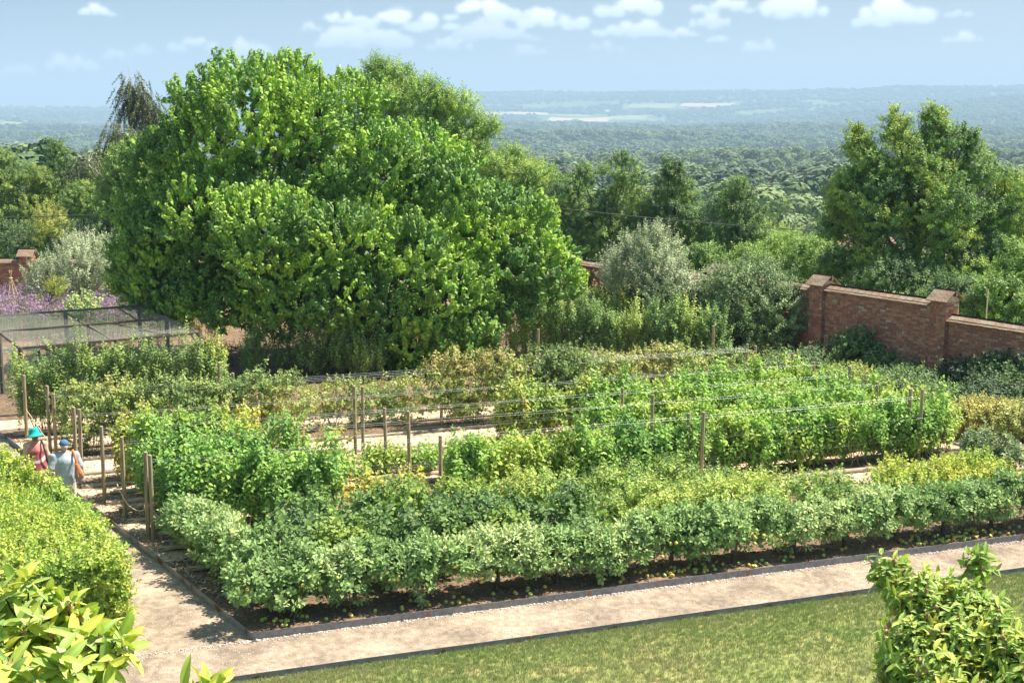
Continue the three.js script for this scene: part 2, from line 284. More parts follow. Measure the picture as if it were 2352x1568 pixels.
{
  const mid = [crown(1, 1000, 0.04), crown(2, 1000, 0.04), crown(3, 1000, 0.04)], farC = [crown(4, 260, 0.07), crown(5, 260, 0.07)], fir = crown(6, 500, 0.035, true);
  const R = rng(9), put = (name, geos, r0, r1, gap, h0, h1, wide, ok) => {
    const by = geos.map(() => []);
    let r = r0;
    while (r < r1) {
      const g = gap(r), n = Math.ceil(2 * wide * r / g);
      for (let i = 0; i < n; i++) { const a = ((i + R()) / n * 2 - 1) * wide, q = r + (R() - 0.5) * g * 1.3, x = Math.sin(a) * q, z = -Math.cos(a) * q; if (ok && !ok(x, z, R)) continue; if (inField(x, z, g)) continue; by[Math.floor(R() * geos.length)].push([x, z, lerp(h0, h1, R()), g]); }
      r += g * 0.9;
    }
    by.forEach((list, k) => {
      if (!list.length) return;
      const im = shadows(new THREE.InstancedMesh(geos[k], WOODMAT, list.length)); im.name = numbered(name); im.userData.kind = 'stuff'; const c = new THREE.Color();
      list.forEach(([x, z, h, g], i) => { const w = geos[k] === fir ? g * 2 : Math.max(h, g * 0.75) * (0.85 + 0.4 * R()); im.setMatrixAt(i, _m.compose(V(x, land(x, z) - h * 0.12, z), _q.setFromAxisAngle(UP, R() * 6.28), V(w, h, w))); const t = name === 'conifer_wood' ? [0.03, 0.065, 0.035] : woodTint(R, x, z); c.setRGB(...t); im.setColorAt(i, c); });
      scene.add(im);
    });
  };
  const firs = (x, z) => { const r = Math.hypot(x, z), px = 1176 + FOC * x / -z; return r > 1250 && r < 1450 && px > 1150 && px < 1420; };
  put('woodland', mid, 400, 1600, (r) => 19 + r * 0.003, 12, 29, 0.46, (x, z) => !firs(x, z));
  put('conifer_wood', [fir], 1250, 1460, () => 9, 20, 28, 0.46, firs);
  put('far_woodland', farC, 1600, 9300, (r) => 20 + (r - 1600) * 0.0045, 15, 30, 0.46, (x, z) => fbm(x / 420, 2, z / 420, 3) > -0.24);
}

// ---------------------------------------------------------------- garden floor
const speck = (seed, n, base, amp, pal) => tex(n, (u, v, x, y) => { const f = hash3(x, y, seed), g = fbm(u * 24, v * 24, seed, 3), h = fbm(u * 3, v * 3, seed + 5, 3), k = 1 + amp * (f - 0.5) + 0.25 * g + 0.3 * h, c = pal[Math.floor(hash3(x >> 1, y >> 1, seed + 3) * pal.length)]; return base.map((b, i) => b * k * lerp(1, c[i], 0.5)); });
const bumpTex = (seed, n) => tex(n, (u, v, x, y) => { const k = 0.5 + 0.35 * (hash3(x >> 1, y >> 1, seed) - 0.5) + 0.4 * fbm(u * 40, v * 40, seed, 2); return [k, k, k]; }, false);
const gravelT = speck(3, 1024, [0.545, 0.50, 0.45], 0.42, [[1, 1, 1], [1.1, 1.08, 1.04], [0.8, 0.8, 0.84], [1.05, 0.98, 0.88], [0.9, 0.86, 0.8]]);
const GRAVEL = mat([1, 1, 1], 0.95, { map: gravelT, bumpMap: bumpTex(4, 512), bumpScale: 0.012 });
const SOIL = mat([1, 1, 1], 0.97, { map: speck(6, 1024, [0.43, 0.37, 0.31], 0.6, [[1, 1, 1], [1.5, 1.4, 1.3], [0.6, 0.6, 0.6], [1.2, 1.05, 0.9]]), bumpMap: bumpTex(7, 512), bumpScale: 0.03 });
const CHIPS = mat([1, 1, 1], 0.95, { map: speck(8, 1024, [0.80, 0.735, 0.655], 0.55, [[1, 1, 1], [1.2, 1.2, 1.15], [0.6, 0.5, 0.42], [1, 0.82, 0.68]]), bumpMap: bumpTex(9, 512), bumpScale: 0.03 });
const LAWN = mat([1, 1, 1], 0.97, { map: tex(1024, (u, v, x, y) => { const n = fbm(u * 9, v * 9, 2, 5), d = smooth(-0.5, 0.6, n), f = 0.7 + 0.6 * hash3(x, y, 1); return [lerp(0.45, 0.55, d) * f, lerp(0.50, 0.53, d) * f, lerp(0.27, 0.35, d) * f]; }) });
const LAWN_Y = -0.08, BED_Y = 0.09;
struct('gravel_path', sheet([AB(-14, -1.44), AB(40, -1.44), AB(40, 0), AB(0, 0), AB(0, 60), AB(-1.86, 60), AB(-1.86, 0.06), AB(-14, 0.06)], 0, 2.2), GRAVEL);
struct('lawn', sheet([AB(-14, -1.46), AB(40, -1.46), AB(40, -34), AB(-14, -34)], LAWN_Y, 5), LAWN);
struct('garden_soil', sheet([AB(0.01, 0.01), AB(20.8, 0.01), AB(20.8, 48), AB(0.01, 48)], BED_Y, 2.5), SOIL);
struct('wall_border_soil', sheet(quadAB(22.7, 25.9, -3, 48), BED_Y, 2.5), SOIL);
struct('cross_path', sheet(quadAB(20.82, 22.68, 0.02, 48), 0.03, 2.2), GRAVEL);
struct('border_soil', sheet([AB(-14, 0.08), AB(-1.88, 0.08), AB(-1.88, 60), AB(-14, 60)], 0.02, 2.5), SOIL);
for (const [a0, a1, b0, b1] of [[0.05, 20.7, 4.35, 5.45], [0.05, 20.7, 6.55, 7.2], [0.05, 20.7, 8.25, 8.75], [0.05, 20.7, 9.75, 10.35], [0.05, 20.7, 11.35, 13.05], [0.05, 20.7, 14.5, 15.7], [0.05, 5.5, 17.4, 18.6]]) struct('bark_path', sheet(quadAB(a0, a1, b0, b1), BED_Y + 0.006, 2.5), CHIPS);
struct('bark_path', sheet(quadAB(-5, -1.9, 9.5, 40), 0.026, 2.5), CHIPS);
{ // loose chips, grit and litter
  const R = rng(41), chip = new THREE.BoxGeometry(0.05, 0.006, 0.018), stone = new THREE.IcosahedronGeometry(0.012, 0);
  const scatter = (name, geo, m, n, place, pal, s0, s1, flat) => { const im = shadows(new THREE.InstancedMesh(geo, m, n)); im.name = numbered(name); im.userData.kind = 'stuff'; const c = new THREE.Color(); for (let i = 0; i < n; i++) { const p = place(), s = lerp(s0, s1, R() * R()); _q.setFromEuler(new THREE.Euler((R() - 0.5) * flat, R() * 6.28, (R() - 0.5) * flat)); im.setMatrixAt(i, _m.compose(p, _q, V(s, s, s))); const k = pal[Math.floor(R() * pal.length)], b = 0.8 + 0.4 * R(); c.setRGB(k[0] * b, k[1] * b, k[2] * b); im.setColorAt(i, c); } scene.add(im); };
  const white = mat([1, 1, 1], 0.9), wood = [[0.55, 0.42, 0.28], [0.42, 0.31, 0.2], [0.62, 0.52, 0.4], [0.3, 0.22, 0.15]];
  const strips = [[4.35, 5.45], [6.55, 7.2], [8.25, 8.75], [9.75, 10.35], [11.65, 13.05], [14.5, 15.7]];
  scatter('bark_chips', chip, white, 9000, () => { const s = strips[Math.floor(R() * 6)]; return AB(R() * 20.5 + 0.1, lerp(s[0], s[1], R()), BED_Y + 0.012); }, wood, 0.7, 2.2, 0.8);
  scatter('bark_chips', chip, white, 2500, () => AB(0.1 + R() * 0.9, 2 + R() * 14, BED_Y + 0.01), wood, 0.6, 1.8, 0.8);
  scatter('soil_litter', chip, white, 7000, () => AB(R() * 20.5, 0.08 + R() * 4.2, BED_Y + 0.008), [[0.3, 0.22, 0.16], [0.16, 0.11, 0.08], [0.4, 0.32, 0.24], [0.1, 0.08, 0.06]], 0.5, 1.4, 0.8);
  scatter('soil_clods', stone, white, 5000, () => AB(0.05 + R() * 20.5, 0.06 + R() * 4, BED_Y + 0.004), [[0.1, 0.075, 0.055], [0.15, 0.11, 0.085], [0.07, 0.05, 0.04]], 0.6, 2.6, 3);
  const greys = [[0.5, 0.46, 0.4], [0.62, 0.58, 0.52], [0.36, 0.34, 0.33], [0.52, 0.44, 0.35]];
  scatter('path_grit', stone, white, 16000, () => AB(-3 + R() * 24, -1.42 + R() * 1.4, 0.002), greys, 0.3, 1.0, 3);
  scatter('path_grit', stone, white, 2500, () => AB(-3 + R() * 24, -0.02 - 0.16 * R() * R(), 0.004), greys, 0.6, 2.2, 3);
  scatter('path_grit', stone, white, 6000, () => AB(-1.8 + R() * 1.78, R() * 14, 0.002), greys, 0.3, 1.1, 3);
}
{ // mown grass, dry in patches
  const R = rng(52), tuft = (seed) => { const Q = rng(seed), L = []; for (let i = 0; i < 9; i++) { const h = 0.035 + 0.03 * Q(), w = 0.0028, a = Q() * 6.28, x = (Q() - 0.5) * 0.06, z = (Q() - 0.5) * 0.06, dx = Math.cos(a) * w, dz = Math.sin(a) * w, lx = (Q() - 0.5) * 0.05, lz = (Q() - 0.5) * 0.05; const g = new THREE.BufferGeometry(); g.setAttribute('position', new THREE.Float32BufferAttribute([x - dx, 0, z - dz, x + dx, 0, z + dz, x + lx * 0.4 - dx * .7, h * 0.6, z + lz * 0.4 - dz * .7, x + lx * 0.4 + dx * .7, h * 0.6, z + lz * 0.4 + dz * .7, x + lx, h, z + lz], 3)); g.setIndex([0, 1, 2, 1, 3, 2, 2, 3, 4]); g.computeVertexNormals(); const k = 0.8 + 0.4 * Q(); L.push(paint(g, [k, k, k])); } return mergeGeometries(L); };
  const kinds = [tuft(1), tuft(2), tuft(3)], pts = [];
  for (let i = 0; i < 52000; i++) { const a = -2 + R() * 22, b = -1.49 - R() * R() * 7.5 - (R() < 0.25 ? R() * 2 : 0), p = AB(a, b, LAWN_Y); if (p.z > -12) continue; const n = fbm(p.x * 0.5, 3, p.z * 0.8, 5) * 0.8 + 0.3 * fbm(p.x * 4, 1, p.z * 4, 2), d = smooth(-0.55, 0.6, n + (R() - 0.5) * 0.9); pts.push([p, UP, [lerp(0.21, 0.34, d), lerp(0.31, 0.345, d), lerp(0.08, 0.165, d)]]); }
  const hold = thing('lawn_grass', 'short mown lawn with dry straw coloured patches', 'grass'); delete hold.userData.category; hold.userData.kind = 'stuff';
  leaves(hold, kinds, LEAF_DULL, pts, R, { tints: [[1, 1, 1]], up: 1, out: 0, wild: 0.25, scale: [0.7, 1.3], name: 'grass' });
}

// ---------------------------------------------------------------- steel edging
const STEEL = mat([1, 1, 1], 0.62, { metalness: 0.25, map: tex(512, (u, v, x, y) => { const n = fbm(u * 30, v * 30, 8, 4), k = 0.52 + 0.1 * n + 0.05 * (hash3(x, y, 2) - 0.5), r = smooth(0.25, 0.55, fbm(u * 6, v * 14, 4, 4)); return [lerp(k * 1.0, 0.36, r), lerp(k * 1.0, 0.24, r), lerp(k * 1.03, 0.15, r)]; }) });
const RUST = mat([0.30, 0.16, 0.07], 0.85);
function edging(label, a0, b0, a1, b1, top, bottom, joints = []) {
  const p = AB(a0, b0), q = AB(a1, b1), len = p.distanceTo(q), t = thing('steel_edging', label, 'edging', p, Math.atan2(-(q.z - p.z), q.x - p.x));
  const n = Math.ceil(len / 0.5), pos = [], uv = [], idx = [];
  for (let i = 0; i <= n; i++) { const x = i / n * len, wob = 0.012 * noise3(x * 0.7, a0, b0), wy = 0.008 * noise3(x * 0.4, 5, b0); for (const [y, z] of [[bottom, -0.004], [top, -0.004], [top, 0.004], [bottom, 0.004]]) { pos.push(x, y + (y === top ? wy : 0), z + wob); uv.push(x / 1.5, (y + z * 20) / 1.5); } }
  for (let i = 0; i < n; i++) for (let j = 0; j < 4; j++) { const k = i * 4 + j, l = i * 4 + (j + 1) % 4; idx.push(k, l, k + 4, l, l + 4, k + 4); }
  const g = new THREE.BufferGeometry(); g.setAttribute('position', new THREE.Float32BufferAttribute(pos, 3)); g.setAttribute('uv', new THREE.Float32BufferAttribute(uv, 2)); g.setIndex(idx);
  part(t, 'strip', g.toNonIndexed(), STEEL).geometry.computeVertexNormals();
  for (const x of joints) part(t, 'joint_plate', box(0.05, top - bottom - 0.06, 0.02, x, (top + bottom) / 2 + 0.02, 0.002 + 0.012 * noise3(x * 0.7, a0, b0)), RUST);
  return t;
}
edging('grey steel edging strip along the front of the fruit bed', -0.01, 0, 24, 0, 0.125, -0.1, [3, 6, 9.2, 12.4, 15.5, 18.5]);
edging('brown steel edging strip beside the side path and low apple trees', 0, 0.01, 0, 17.5, 0.125, -0.1, [3.1, 6.2, 9.3]);
edging('dark steel edging strip between gravel path and lawn', -14, -1.45, 30, -1.45, 0.025, -0.2, [6, 12, 18, 24, 30]);
edging('short dark steel edging at the foot of the clipped hedge', -8, 0.07, -1.87, 0.07, 0.11, -0.1);
edging('timber brown edging strip along the hedge side of the path', -1.87, 0.08, -1.87, 22, 0.1, -0.1, [6]);
edging('steel edging strip beside the pale cross path near the wall', 20.81, 0.03, 20.81, 20, 0.12, -0.1);
edging('steel edging strip along the wall border', 22.69, -2, 22.69, 26, 0.12, -0.1);

// ---------------------------------------------------------------- brick walls
const BRICK_C = [[0.46, 0.19, 0.125], [0.40, 0.165, 0.115], [0.50, 0.22, 0.145], [0.36, 0.15, 0.115], [0.54, 0.28, 0.19], [0.45, 0.24, 0.18], [0.60, 0.43, 0.33], [0.30, 0.145, 0.12]];
const brickGrain = tex(256, (u, v, x, y) => { const k = 0.86 + 0.3 * fbm(u * 14, v * 14, 3, 4) + 0.12 * (hash3(x, y, 9) - 0.5); return [k, k, k]; });
for (const c of BRICK_C) for (let i = 0; i < 3; i++) c[i] = Math.min(0.66, c[i] * 1.18);
const BRICKS = BRICK_C.map((c) => mat(c, 0.93, { map: brickGrain }));
const BRICK_MIX = mat([1, 1, 1], 0.93, { map: brickGrain, vertexColors: true });
const MORTAR = mat([1, 1, 1], 0.97, { map: tex(256, (u, v, x, y) => { const n = fbm(u * 12, v * 12, 5, 4), k = 0.82 + 0.15 * n + 0.1 * (hash3(x, y, 4) - 0.5); return [k, k * 0.9, k * 0.79]; }) });
const tileGrain = tex(256, (u, v, x, y) => { const n = fbm(u * 10, v * 10, 12, 4), l = smooth(0.12, 0.3, fbm(u * 18, v * 18, 31, 3)), k = 0.85 + 0.4 * n + 0.2 * (hash3(x, y, 3) - 0.5); return [lerp(k, 1.15, l * 0.6), lerp(k, 1.18, l * 0.6), lerp(k, 1.05, l * 0.6)].map((q) => q * 0.8); });
const TILES = [[0.44, 0.29, 0.22], [0.50, 0.36, 0.28], [0.40, 0.28, 0.22], [0.48, 0.39, 0.31]].map((c) => mat(c, 0.92, { map: tileGrain }));
const brickBox = [0.215, 0.102].map((w) => { const g = new THREE.BoxGeometry(w, 0.065, 0.05); return g; });
const brickOne = brickBox.map((g) => g.clone()), tileOne = new THREE.BoxGeometry(0.262, 0.03, 0.21), ridgeOne = new THREE.CylinderGeometry(0.115, 0.12, 0.295, 8, 1, false, Math.PI / 2, Math.PI).rotateZ(Math.PI / 2);
function wallThing(name, label, pos, turn, spans, pillars, singles) {
  // spans: [x0, x1, top]; pillars: [x, top]; faces +z
  const R = rng(pos.x * 100 | 0 || 7), t = thing(name, label, 'wall', pos, turn), rest = [], T = 0.33;
  let left = singles;
  const lay = (parent, x0, x1, y0, y1, z, single, shift = 0) => {
    for (let row = 0, y = y0; y + 0.075 < y1 + 0.02; row++, y += 0.075) {
      let x = x0 - (row % 2 ? 0.112 : 0) - shift * R();
      while (x < x1) {
        const head = R() < 0.4, w = head ? 0.102 : 0.215, a = Math.max(x, x0), b = Math.min(x + w, x1), proud = 0.006 * R() + (R() < 0.04 ? -0.02 : 0); x += w + 0.011;
        if (b - a < 0.045) continue;
        const c = Math.floor(Math.pow(R(), 0.9) * 5 + (R() < 0.22 ? 1 + R() * 2.9 : 0));
        const cx = (a + b) / 2, cy = y + 0.0375, cz = z + proud - 0.019;
        if (single(cx, cy) && left-- > 0) { const m = part(parent, 'brick', brickOne[head ? 1 : 0], BRICKS[Math.min(c, 7)]); m.position.set(cx, cy, cz); m.scale.x = (b - a) / w; m.rotation.set((R() - 0.5) * 0.02, (R() - 0.5) * 0.02, (R() - 0.5) * 0.012); }
        else { const g = brickBox[head ? 1 : 0].clone().applyMatrix4(_m.compose(V(cx, cy, cz), _q.setFromEuler(new THREE.Euler((R() - 0.5) * 0.02, (R() - 0.5) * 0.02, (R() - 0.5) * 0.012)), V((b - a) / w, 1, 1))); const k = BRICK_C[Math.min(c, 7)]; rest.push(paint(g, k)); }
      }
    }
  };
  for (const [x0, x1, top] of spans) {
    const p = part(t, 'wall_panel', box(x1 - x0, top - 0.2, T - 0.03, (x0 + x1) / 2, (top - 0.2) / 2, 0), MORTAR);
    lay(p, x0 + 0.02, x1 - 0.02, 0, top - 0.2, T / 2, singles ? (x, y) => x > 15.2 && x < 25 && y > 1.35 : () => false, 0.05);
    const n = Math.round((x1 - x0) / 0.27);
    for (const s of [1, -1]) for (let k = 0; k < 2; k++) for (let i = 0; i < n; i++) {
      const m = part(p, 'coping_tile', tileOne, TILES[Math.floor(R() * 4)]); m.position.set(x0 + (i + 0.5) * (x1 - x0) / n, top - 0.155 + k * 0.056 + (R() - 0.5) * 0.008, s * (0.2 - k * 0.085)); m.rotation.set(s * (0.42 + (R() - 0.5) * 0.05), (R() - 0.5) * 0.04, (R() - 0.5) * 0.02);
      if (s < 0 && k === 0) m.scale.z = 0.9;
    }
    const r = Math.round((x1 - x0) / 0.3);
    for (let i = 0; i < r; i++) { const m = part(p, 'ridge_tile', ridgeOne, TILES[Math.floor(R() * 4)]); m.position.set(x0 + (i + 0.5) * (x1 - x0) / r, top - 0.105 + (R() - 0.5) * 0.006, 0); m.rotation.y = (R() - 0.5) * 0.03; m.scale.x = (x1 - x0) / r / 0.303; }
    part(p, 'coping_bed', box(x1 - x0 - 0.01, 0.09, 0.3, (x0 + x1) / 2, top - 0.17, 0), MORTAR);
  }
  for (const [x, top] of pillars) {
    const w = 0.56, zf = T / 2 + 0.16, h = top - 0.28, p = part(t, 'pillar', box(w - 0.03, h, 2 * zf - 0.05, x, h / 2, 0), MORTAR);
    lay(p, x - w / 2, x + w / 2, 0, h, zf, () => false);
    for (const s of [1, -1]) { const old = rest.length; const Lz = (a, b) => lay(p, a, b, 0, h, w / 2, () => false); Lz(-zf + 0.02, zf - 0.02); for (let i = old; i < rest.length; i++) rest[i].rotateY(s * Math.PI / 2).translate(x, 0, 0); }
    for (const s of [1, -1]) for (let k = 0; k < 3; k++) for (let i = 0; i < 3; i++) { const m = part(p, 'cap_tile', tileOne, TILES[Math.floor(R() * 4)]); m.position.set(x + (i - 1) * 0.256, top - 0.235 + k * 0.085, s * (0.36 - k * 0.115)); m.rotation.set(s * 0.62, (R() - 0.5) * 0.03, (R() - 0.5) * 0.02); }
    for (let i = 0; i < 3; i++) { const m = part(p, 'ridge_tile', ridgeOne, TILES[Math.floor(R() * 4)]); m.position.set(x + (i - 1) * 0.256, top - 0.05, 0); m.scale.set(0.86, 0.8, 0.8); }
    const tri = new THREE.Shape([new THREE.Vector2(-0.34, 0), new THREE.Vector2(0.34, 0), new THREE.Vector2(0, 0.255)]); part(p, 'gable', new THREE.ExtrudeGeometry(tri, { depth: w - 0.06, bevelEnabled: false }).rotateY(Math.PI / 2).translate(x - w / 2 + 0.03, top - 0.285, 0), MORTAR);
  }
  const b = part(t, 'brickwork', mergeGeometries(rest), BRICK_MIX, true); b.userData.label = 'weathered red bricks in pale mortar';
  return t;
}
wallThing('brick_wall', 'tall red brick garden wall with tiled coping, stepping down past pillars', [2.07, 0, -57.17], Math.atan2(-0.833, 0.554), [[-6, 4.72, 2.55], [5.28, 9.72, 2.72], [10.28, 14.72, 2.88], [15.28, 19.72, 2.95], [20.28, 27, 2.56]], [[5, 2.95], [10, 3.12], [15, 3.2], [20, 3.24]], 300);
wallThing('brick_wall', 'low far stretch of red brick wall behind the purple flowers', [-33, -0.95, -63], 0, [[0, 10.0, 2.8], [10.56, 24, 2.8]], [[10.28, 3.2]], 0);

// ---------------------------------------------------------------- plant kinds
const SP = {
  apple: sprigs(1, 4, { n: 12, stem: 0.22, len: 0.122, wid: 0.064, up: 26, fold: 0.3, curl: 0.18, fat: 0.5 }),
  rasp: sprigs(2, 4, { n: 14, stem: 0.42, len: 0.125, wid: 0.085, up: 2, droop: 0.4, curl: 0.35, fat: 0.4 }),
  currant: sprigs(3, 4, { n: 10, stem: 0.26, len: 0.108, wid: 0.112, up: 12, droop: 0.2, curl: 0.3, fat: 0.45, jit: 30 }),
  goose: sprigs(4, 3, { n: 16, stem: 0.34, len: 0.078, wid: 0.074, up: 8, fine: false, jit: 35 }),
  horn: sprigs(5, 4, { n: 13, stem: 0.27, len: 0.084, wid: 0.058, up: 12, fine: true, jit: 40 }),
  pear: sprigs(6, 4, { n: 18, stem: 0.5, len: 0.095, wid: 0.055, up: 12, curl: 0.3, jit: 35 }),
  black: sprigs(7, 4, { n: 11, stem: 0.34, len: 0.095, wid: 0.072, up: 10, curl: 0.3, jit: 40 }),
  climb: sprigs(8, 4, { n: 10, stem: 0.3, len: 0.11, wid: 0.11, up: -20, droop: 0.3, curl: 0.3, jit: 30 }),
  mulb: sprigs(9, 5, { n: 15, stem: 0.5, len: 0.165, wid: 0.125, up: -42, droop: 0, curl: 0.28, fat: 0.3, jit: 30, tip: false, size: 0.45, thick: 0.005 }),
  oak: sprigs(10, 4, { n: 20, stem: 0.42, len: 0.13, wid: 0.08, up: 14, fine: false, jit: 45, thick: 0.006 }),
  fine: sprigs(11, 3, { n: 24, stem: 0.6, len: 0.12, wid: 0.06, up: 10, fine: false, jit: 45 }),
  hang: sprigs(12, 3, { n: 44, stem: 1.2, len: 0.12, wid: 0.09, up: 30, fine: false, jit: 50, thick: 0.008 }),
  low: sprigs(13, 3, { n: 12, stem: 0.22, len: 0.07, wid: 0.04, up: 22, fine: false, jit: 35 }),
  sword: sprigs(14, 3, { n: 16, stem: 0.1, len: 0.5, wid: 0.03, up: 68, curl: 0.15, jit: 20, tip: false }),
};
const BARK = mat([1, 1, 1], 0.95, { map: tex(256, (u, v, x, y) => { const k = 0.33 + 0.22 * fbm(u * 9, v * 30, 4, 4) + 0.1 * (hash3(x, y, 1) - 0.5), l = smooth(0.2, 0.4, fbm(u * 8, v * 8, 9, 3)); return [lerp(k, 0.5, l * .5), lerp(k * 0.88, 0.52, l * .5), lerp(k * 0.74, 0.42, l * .5)]; }), bumpMap: bumpTex(21, 256), bumpScale: 0.01 });
const PALE_BARK = mat([0.62, 0.58, 0.52], 0.8);
const CANE = mat([0.40, 0.30, 0.17], 0.85);

// a plant whose lobes are given round its own base
function plant(name, label, category, group, base, lobes, n, kind, tints, o = {}) {
  const R = rng((base.x * 131 + base.z * 977 + n) | 0), t = thing(name, label, category, base, 0, group);
  const stems = [], k = o.stems ?? 5;
  for (let i = 0; i < k; i++) { const l = lobes[Math.floor(R() * lobes.length)], e = V(l[0] + (R() - 0.5) * l[3], l[1] + (R() - 0.2) * l[4] * 0.7, l[2] + (R() - 0.5) * l[5]), b = V((R() - 0.5) * (o.spread ?? 0.15), -0.05, (R() - 0.5) * (o.spread ?? 0.15)); stems.push(rod([b, b.clone().lerp(e, 0.5).add(V((R() - 0.5) * 0.08, 0.06, (R() - 0.5) * 0.08)), e], o.stemR ?? 0.014, 0.005, 4)); }
  if (stems.length) part(t, 'stems', stems, o.bark || BARK, true);
  leaves(t, kind, o.mat || LEAF, shell(lobes, n, R, o), R, { tints, ...o });
  return t;
}
// a tree with trunk and limbs; lobes in the world
function tree(name, label, category, group, base, lobes, n, kind, tints, o = {}) {
  const R = rng((base.x * 71 + base.z * 613 + n) | 0), t = thing(name, label, category, base, 0, group);
  const L = lobes.map((l) => [l[0] - base.x, l[1] - base.y, l[2] - base.z, l[3], l[4], l[5]]);
  const top = L.reduce((m, l) => Math.max(m, l[1]), 0), cx = L.reduce((s, l) => s + l[0], 0) / L.length, cz = L.reduce((s, l) => s + l[2], 0) / L.length, r = o.trunkR ?? 0.18;
  const f = o.fork ?? 0.35, F = V(cx * f * 0.5, top * f, cz * f * 0.5);
  part(t, 'trunk', rod([V(0, -0.2, 0), V(F.x * 0.3 + (R() - 0.5) * 0.1, F.y * 0.5, F.z * 0.3), F, V(cx * 0.8, top * 0.8, cz * 0.8)], r, r * 0.35, 8, 0.12), o.bark || BARK);
  const limbs = [];
  for (const l of L) { const e = V(l[0], l[1] + l[4] * 0.25, l[2]), h = clamp(l[1] / top * 0.7, 0.2, 0.8), s = V(lerp(F.x, cx * 0.8, h) * 0.9, top * h * 0.75, lerp(F.z, cz * 0.8, h) * 0.9); limbs.push(rod([s, s.clone().lerp(e, 0.5).add(V(0, 0.1, 0)), e], r * 0.45, r * 0.1, 5, 0.1)); for (let i = 0; i < (o.twigs ?? 4); i++) { const d = V(R() - 0.5, R() - 0.3, R() - 0.5).normalize(); limbs.push(rod([e, V(e.x + d.x * l[3] * 0.5, e.y + d.y * l[4] * 0.5, e.z + d.z * l[5] * 0.5), V(e.x + d.x * l[3] * 0.9, e.y + d.y * l[4] * 0.85 + 0.1, e.z + d.z * l[5] * 0.9)], r * 0.16, r * 0.04, 4)); } }
  part(t, 'limbs', limbs, o.bark || BARK);
  leaves(t, kind, o.mat || LEAF, shell(o.lumps ? lumpy(L, o.lumps, R, ...(o.lump || [0.28, 0.42])) : L, n, R, { deep: 0.45, rough: 0.2, ...o }), R, { tints, ...o });
  return t;
}
// an ellipsoid seen at (px, py) of the photograph, d metres off
const lobe = (px, py, d, rx, ry, rz) => { const p = far(px, py, d), k = d / FOC; return [p.x, p.y, p.z, rx * k, ry * k, rz ?? rx * k]; };

// ---------------------------------------------------------------- the great tree
{
  const D = 47.5, L = (px, py, rx, ry, dz = 0, rz) => { const l = lobe(px, py, D, rx, ry, rz); l[2] += dz; return l; };
  const lobes = [L(590, 335, 190, 185), L(480, 330, 110, 140, 0.5), L(735, 315, 165, 155), L(675, 262, 125, 120), L(440, 470, 150, 170, 0.5), L(440, 600, 145, 160, 1), L(640, 520, 190, 190, 2.5), L(870, 410, 150, 150, 0.5), L(1020, 490, 140, 140), L(1155, 575, 140, 130, 0.5), L(1190, 650, 115, 120, 1), L(1030, 690, 120, 110, 2.5, 1.7), L(960, 790, 80, 85, 3.2, 1.3), L(1060, 770, 90, 85, 3, 1.3), L(860, 560, 170, 180, 2.8), L(740, 660, 150, 110, 2.4), L(560, 680, 150, 95, 1.8), L(900, 690, 110, 100, 2.8), L(420, 690, 90, 60, 0.8)];
  tree('mulberry_tree', 'huge spreading tree with large heart shaped leaves dominating the garden', 'tree', null, V(-6.0, 0, -45.4), lobes, 13500, SP.mulb, [[0.11, 0.25, 0.04], [0.18, 0.36, 0.042], [0.32, 0.52, 0.048]], { lumps: 15, lump: [0.32, 0.48], trunkR: 0.34, fork: 0.2, up: 0.55, out: 0.55, wild: 0.35, scale: [0.8, 1.25], deep: 0.35, rough: 0.15, low: -0.7, freq: 3, mat: LEAF_GLOSS, twigs: 5 });
}

// ---------------------------------------------------------------- clipped hedge
{
  const R = rng(301), t = thing('hornbeam_hedge', 'clipped leafy hedge with yellow green top beside the gravel path', 'hedge', AB(-1.86, 0.1)), o = AB(-1.86, 0.1), pts = [], stems = [];
  const H = 1.5, put = (a, b, y, n) => { const p = AB(a, b, y).sub(o); pts.push([p, n]); };
  const nu = V(0.941, 0, -0.339), nw = V(-0.554, 0, -0.833), bulge = (b) => 0.32 * smooth(0.2, 3.5, b) * smooth(11, 6, b), wob = (x, y) => 0.12 * fbm(x * 1.4, y * 1.4, 3, 3);
  for (let i = 0; i < 5200; i++) { const b = 0.15 + R() * 9.6, a = -1.9 + bulge(b) - R() * 4.6; put(a, b, H - 0.36 * smooth(2, 6, b) - 0.16 * R() * R() * 2 + wob(a, b), V(0, 1, 0)); }                       // top
  for (let i = 0; i < 1500; i++) { const b = 0.15 + R() * 9.6, y = 0.05 + R() * 1.45; put(-1.95 + bulge(b) - 0.25 * R() * R() - 0.08 * noise3(b * 1.3, y * 1.3, 1) + 0.1 * (1 - y / H), b, y, nu); }
  for (let i = 0; i < 1700; i++) { const a = -1.9 - R() * 4.2, y = 0.05 + R() * 1.45; put(a, 0.22 + 0.25 * R() * R() + wob(a, y), y, nw.clone().negate()); }
  for (let i = 0; i < 60; i++) { const p = AB(-2.1 - R() * 3.8, 0.3 + R() * 9, 0).sub(o); stems.push(rod([p, p.clone().add(V((R() - 0.5) * 0.2, 0.7, (R() - 0.5) * 0.2)), p.clone().add(V((R() - 0.5) * 0.4, 1.4, (R() - 0.5) * 0.4))], 0.025, 0.006, 4)); }
  part(t, 'stems', stems, BARK, true);
  leaves(t, SP.horn, LEAF, pts, R, { tints: [[0.24, 0.39, 0.05], [0.34, 0.49, 0.06], [0.46, 0.54, 0.07], [0.28, 0.45, 0.055]], up: 0.45, out: 0.5, wild: 0.55, patch: 0.7 });
}

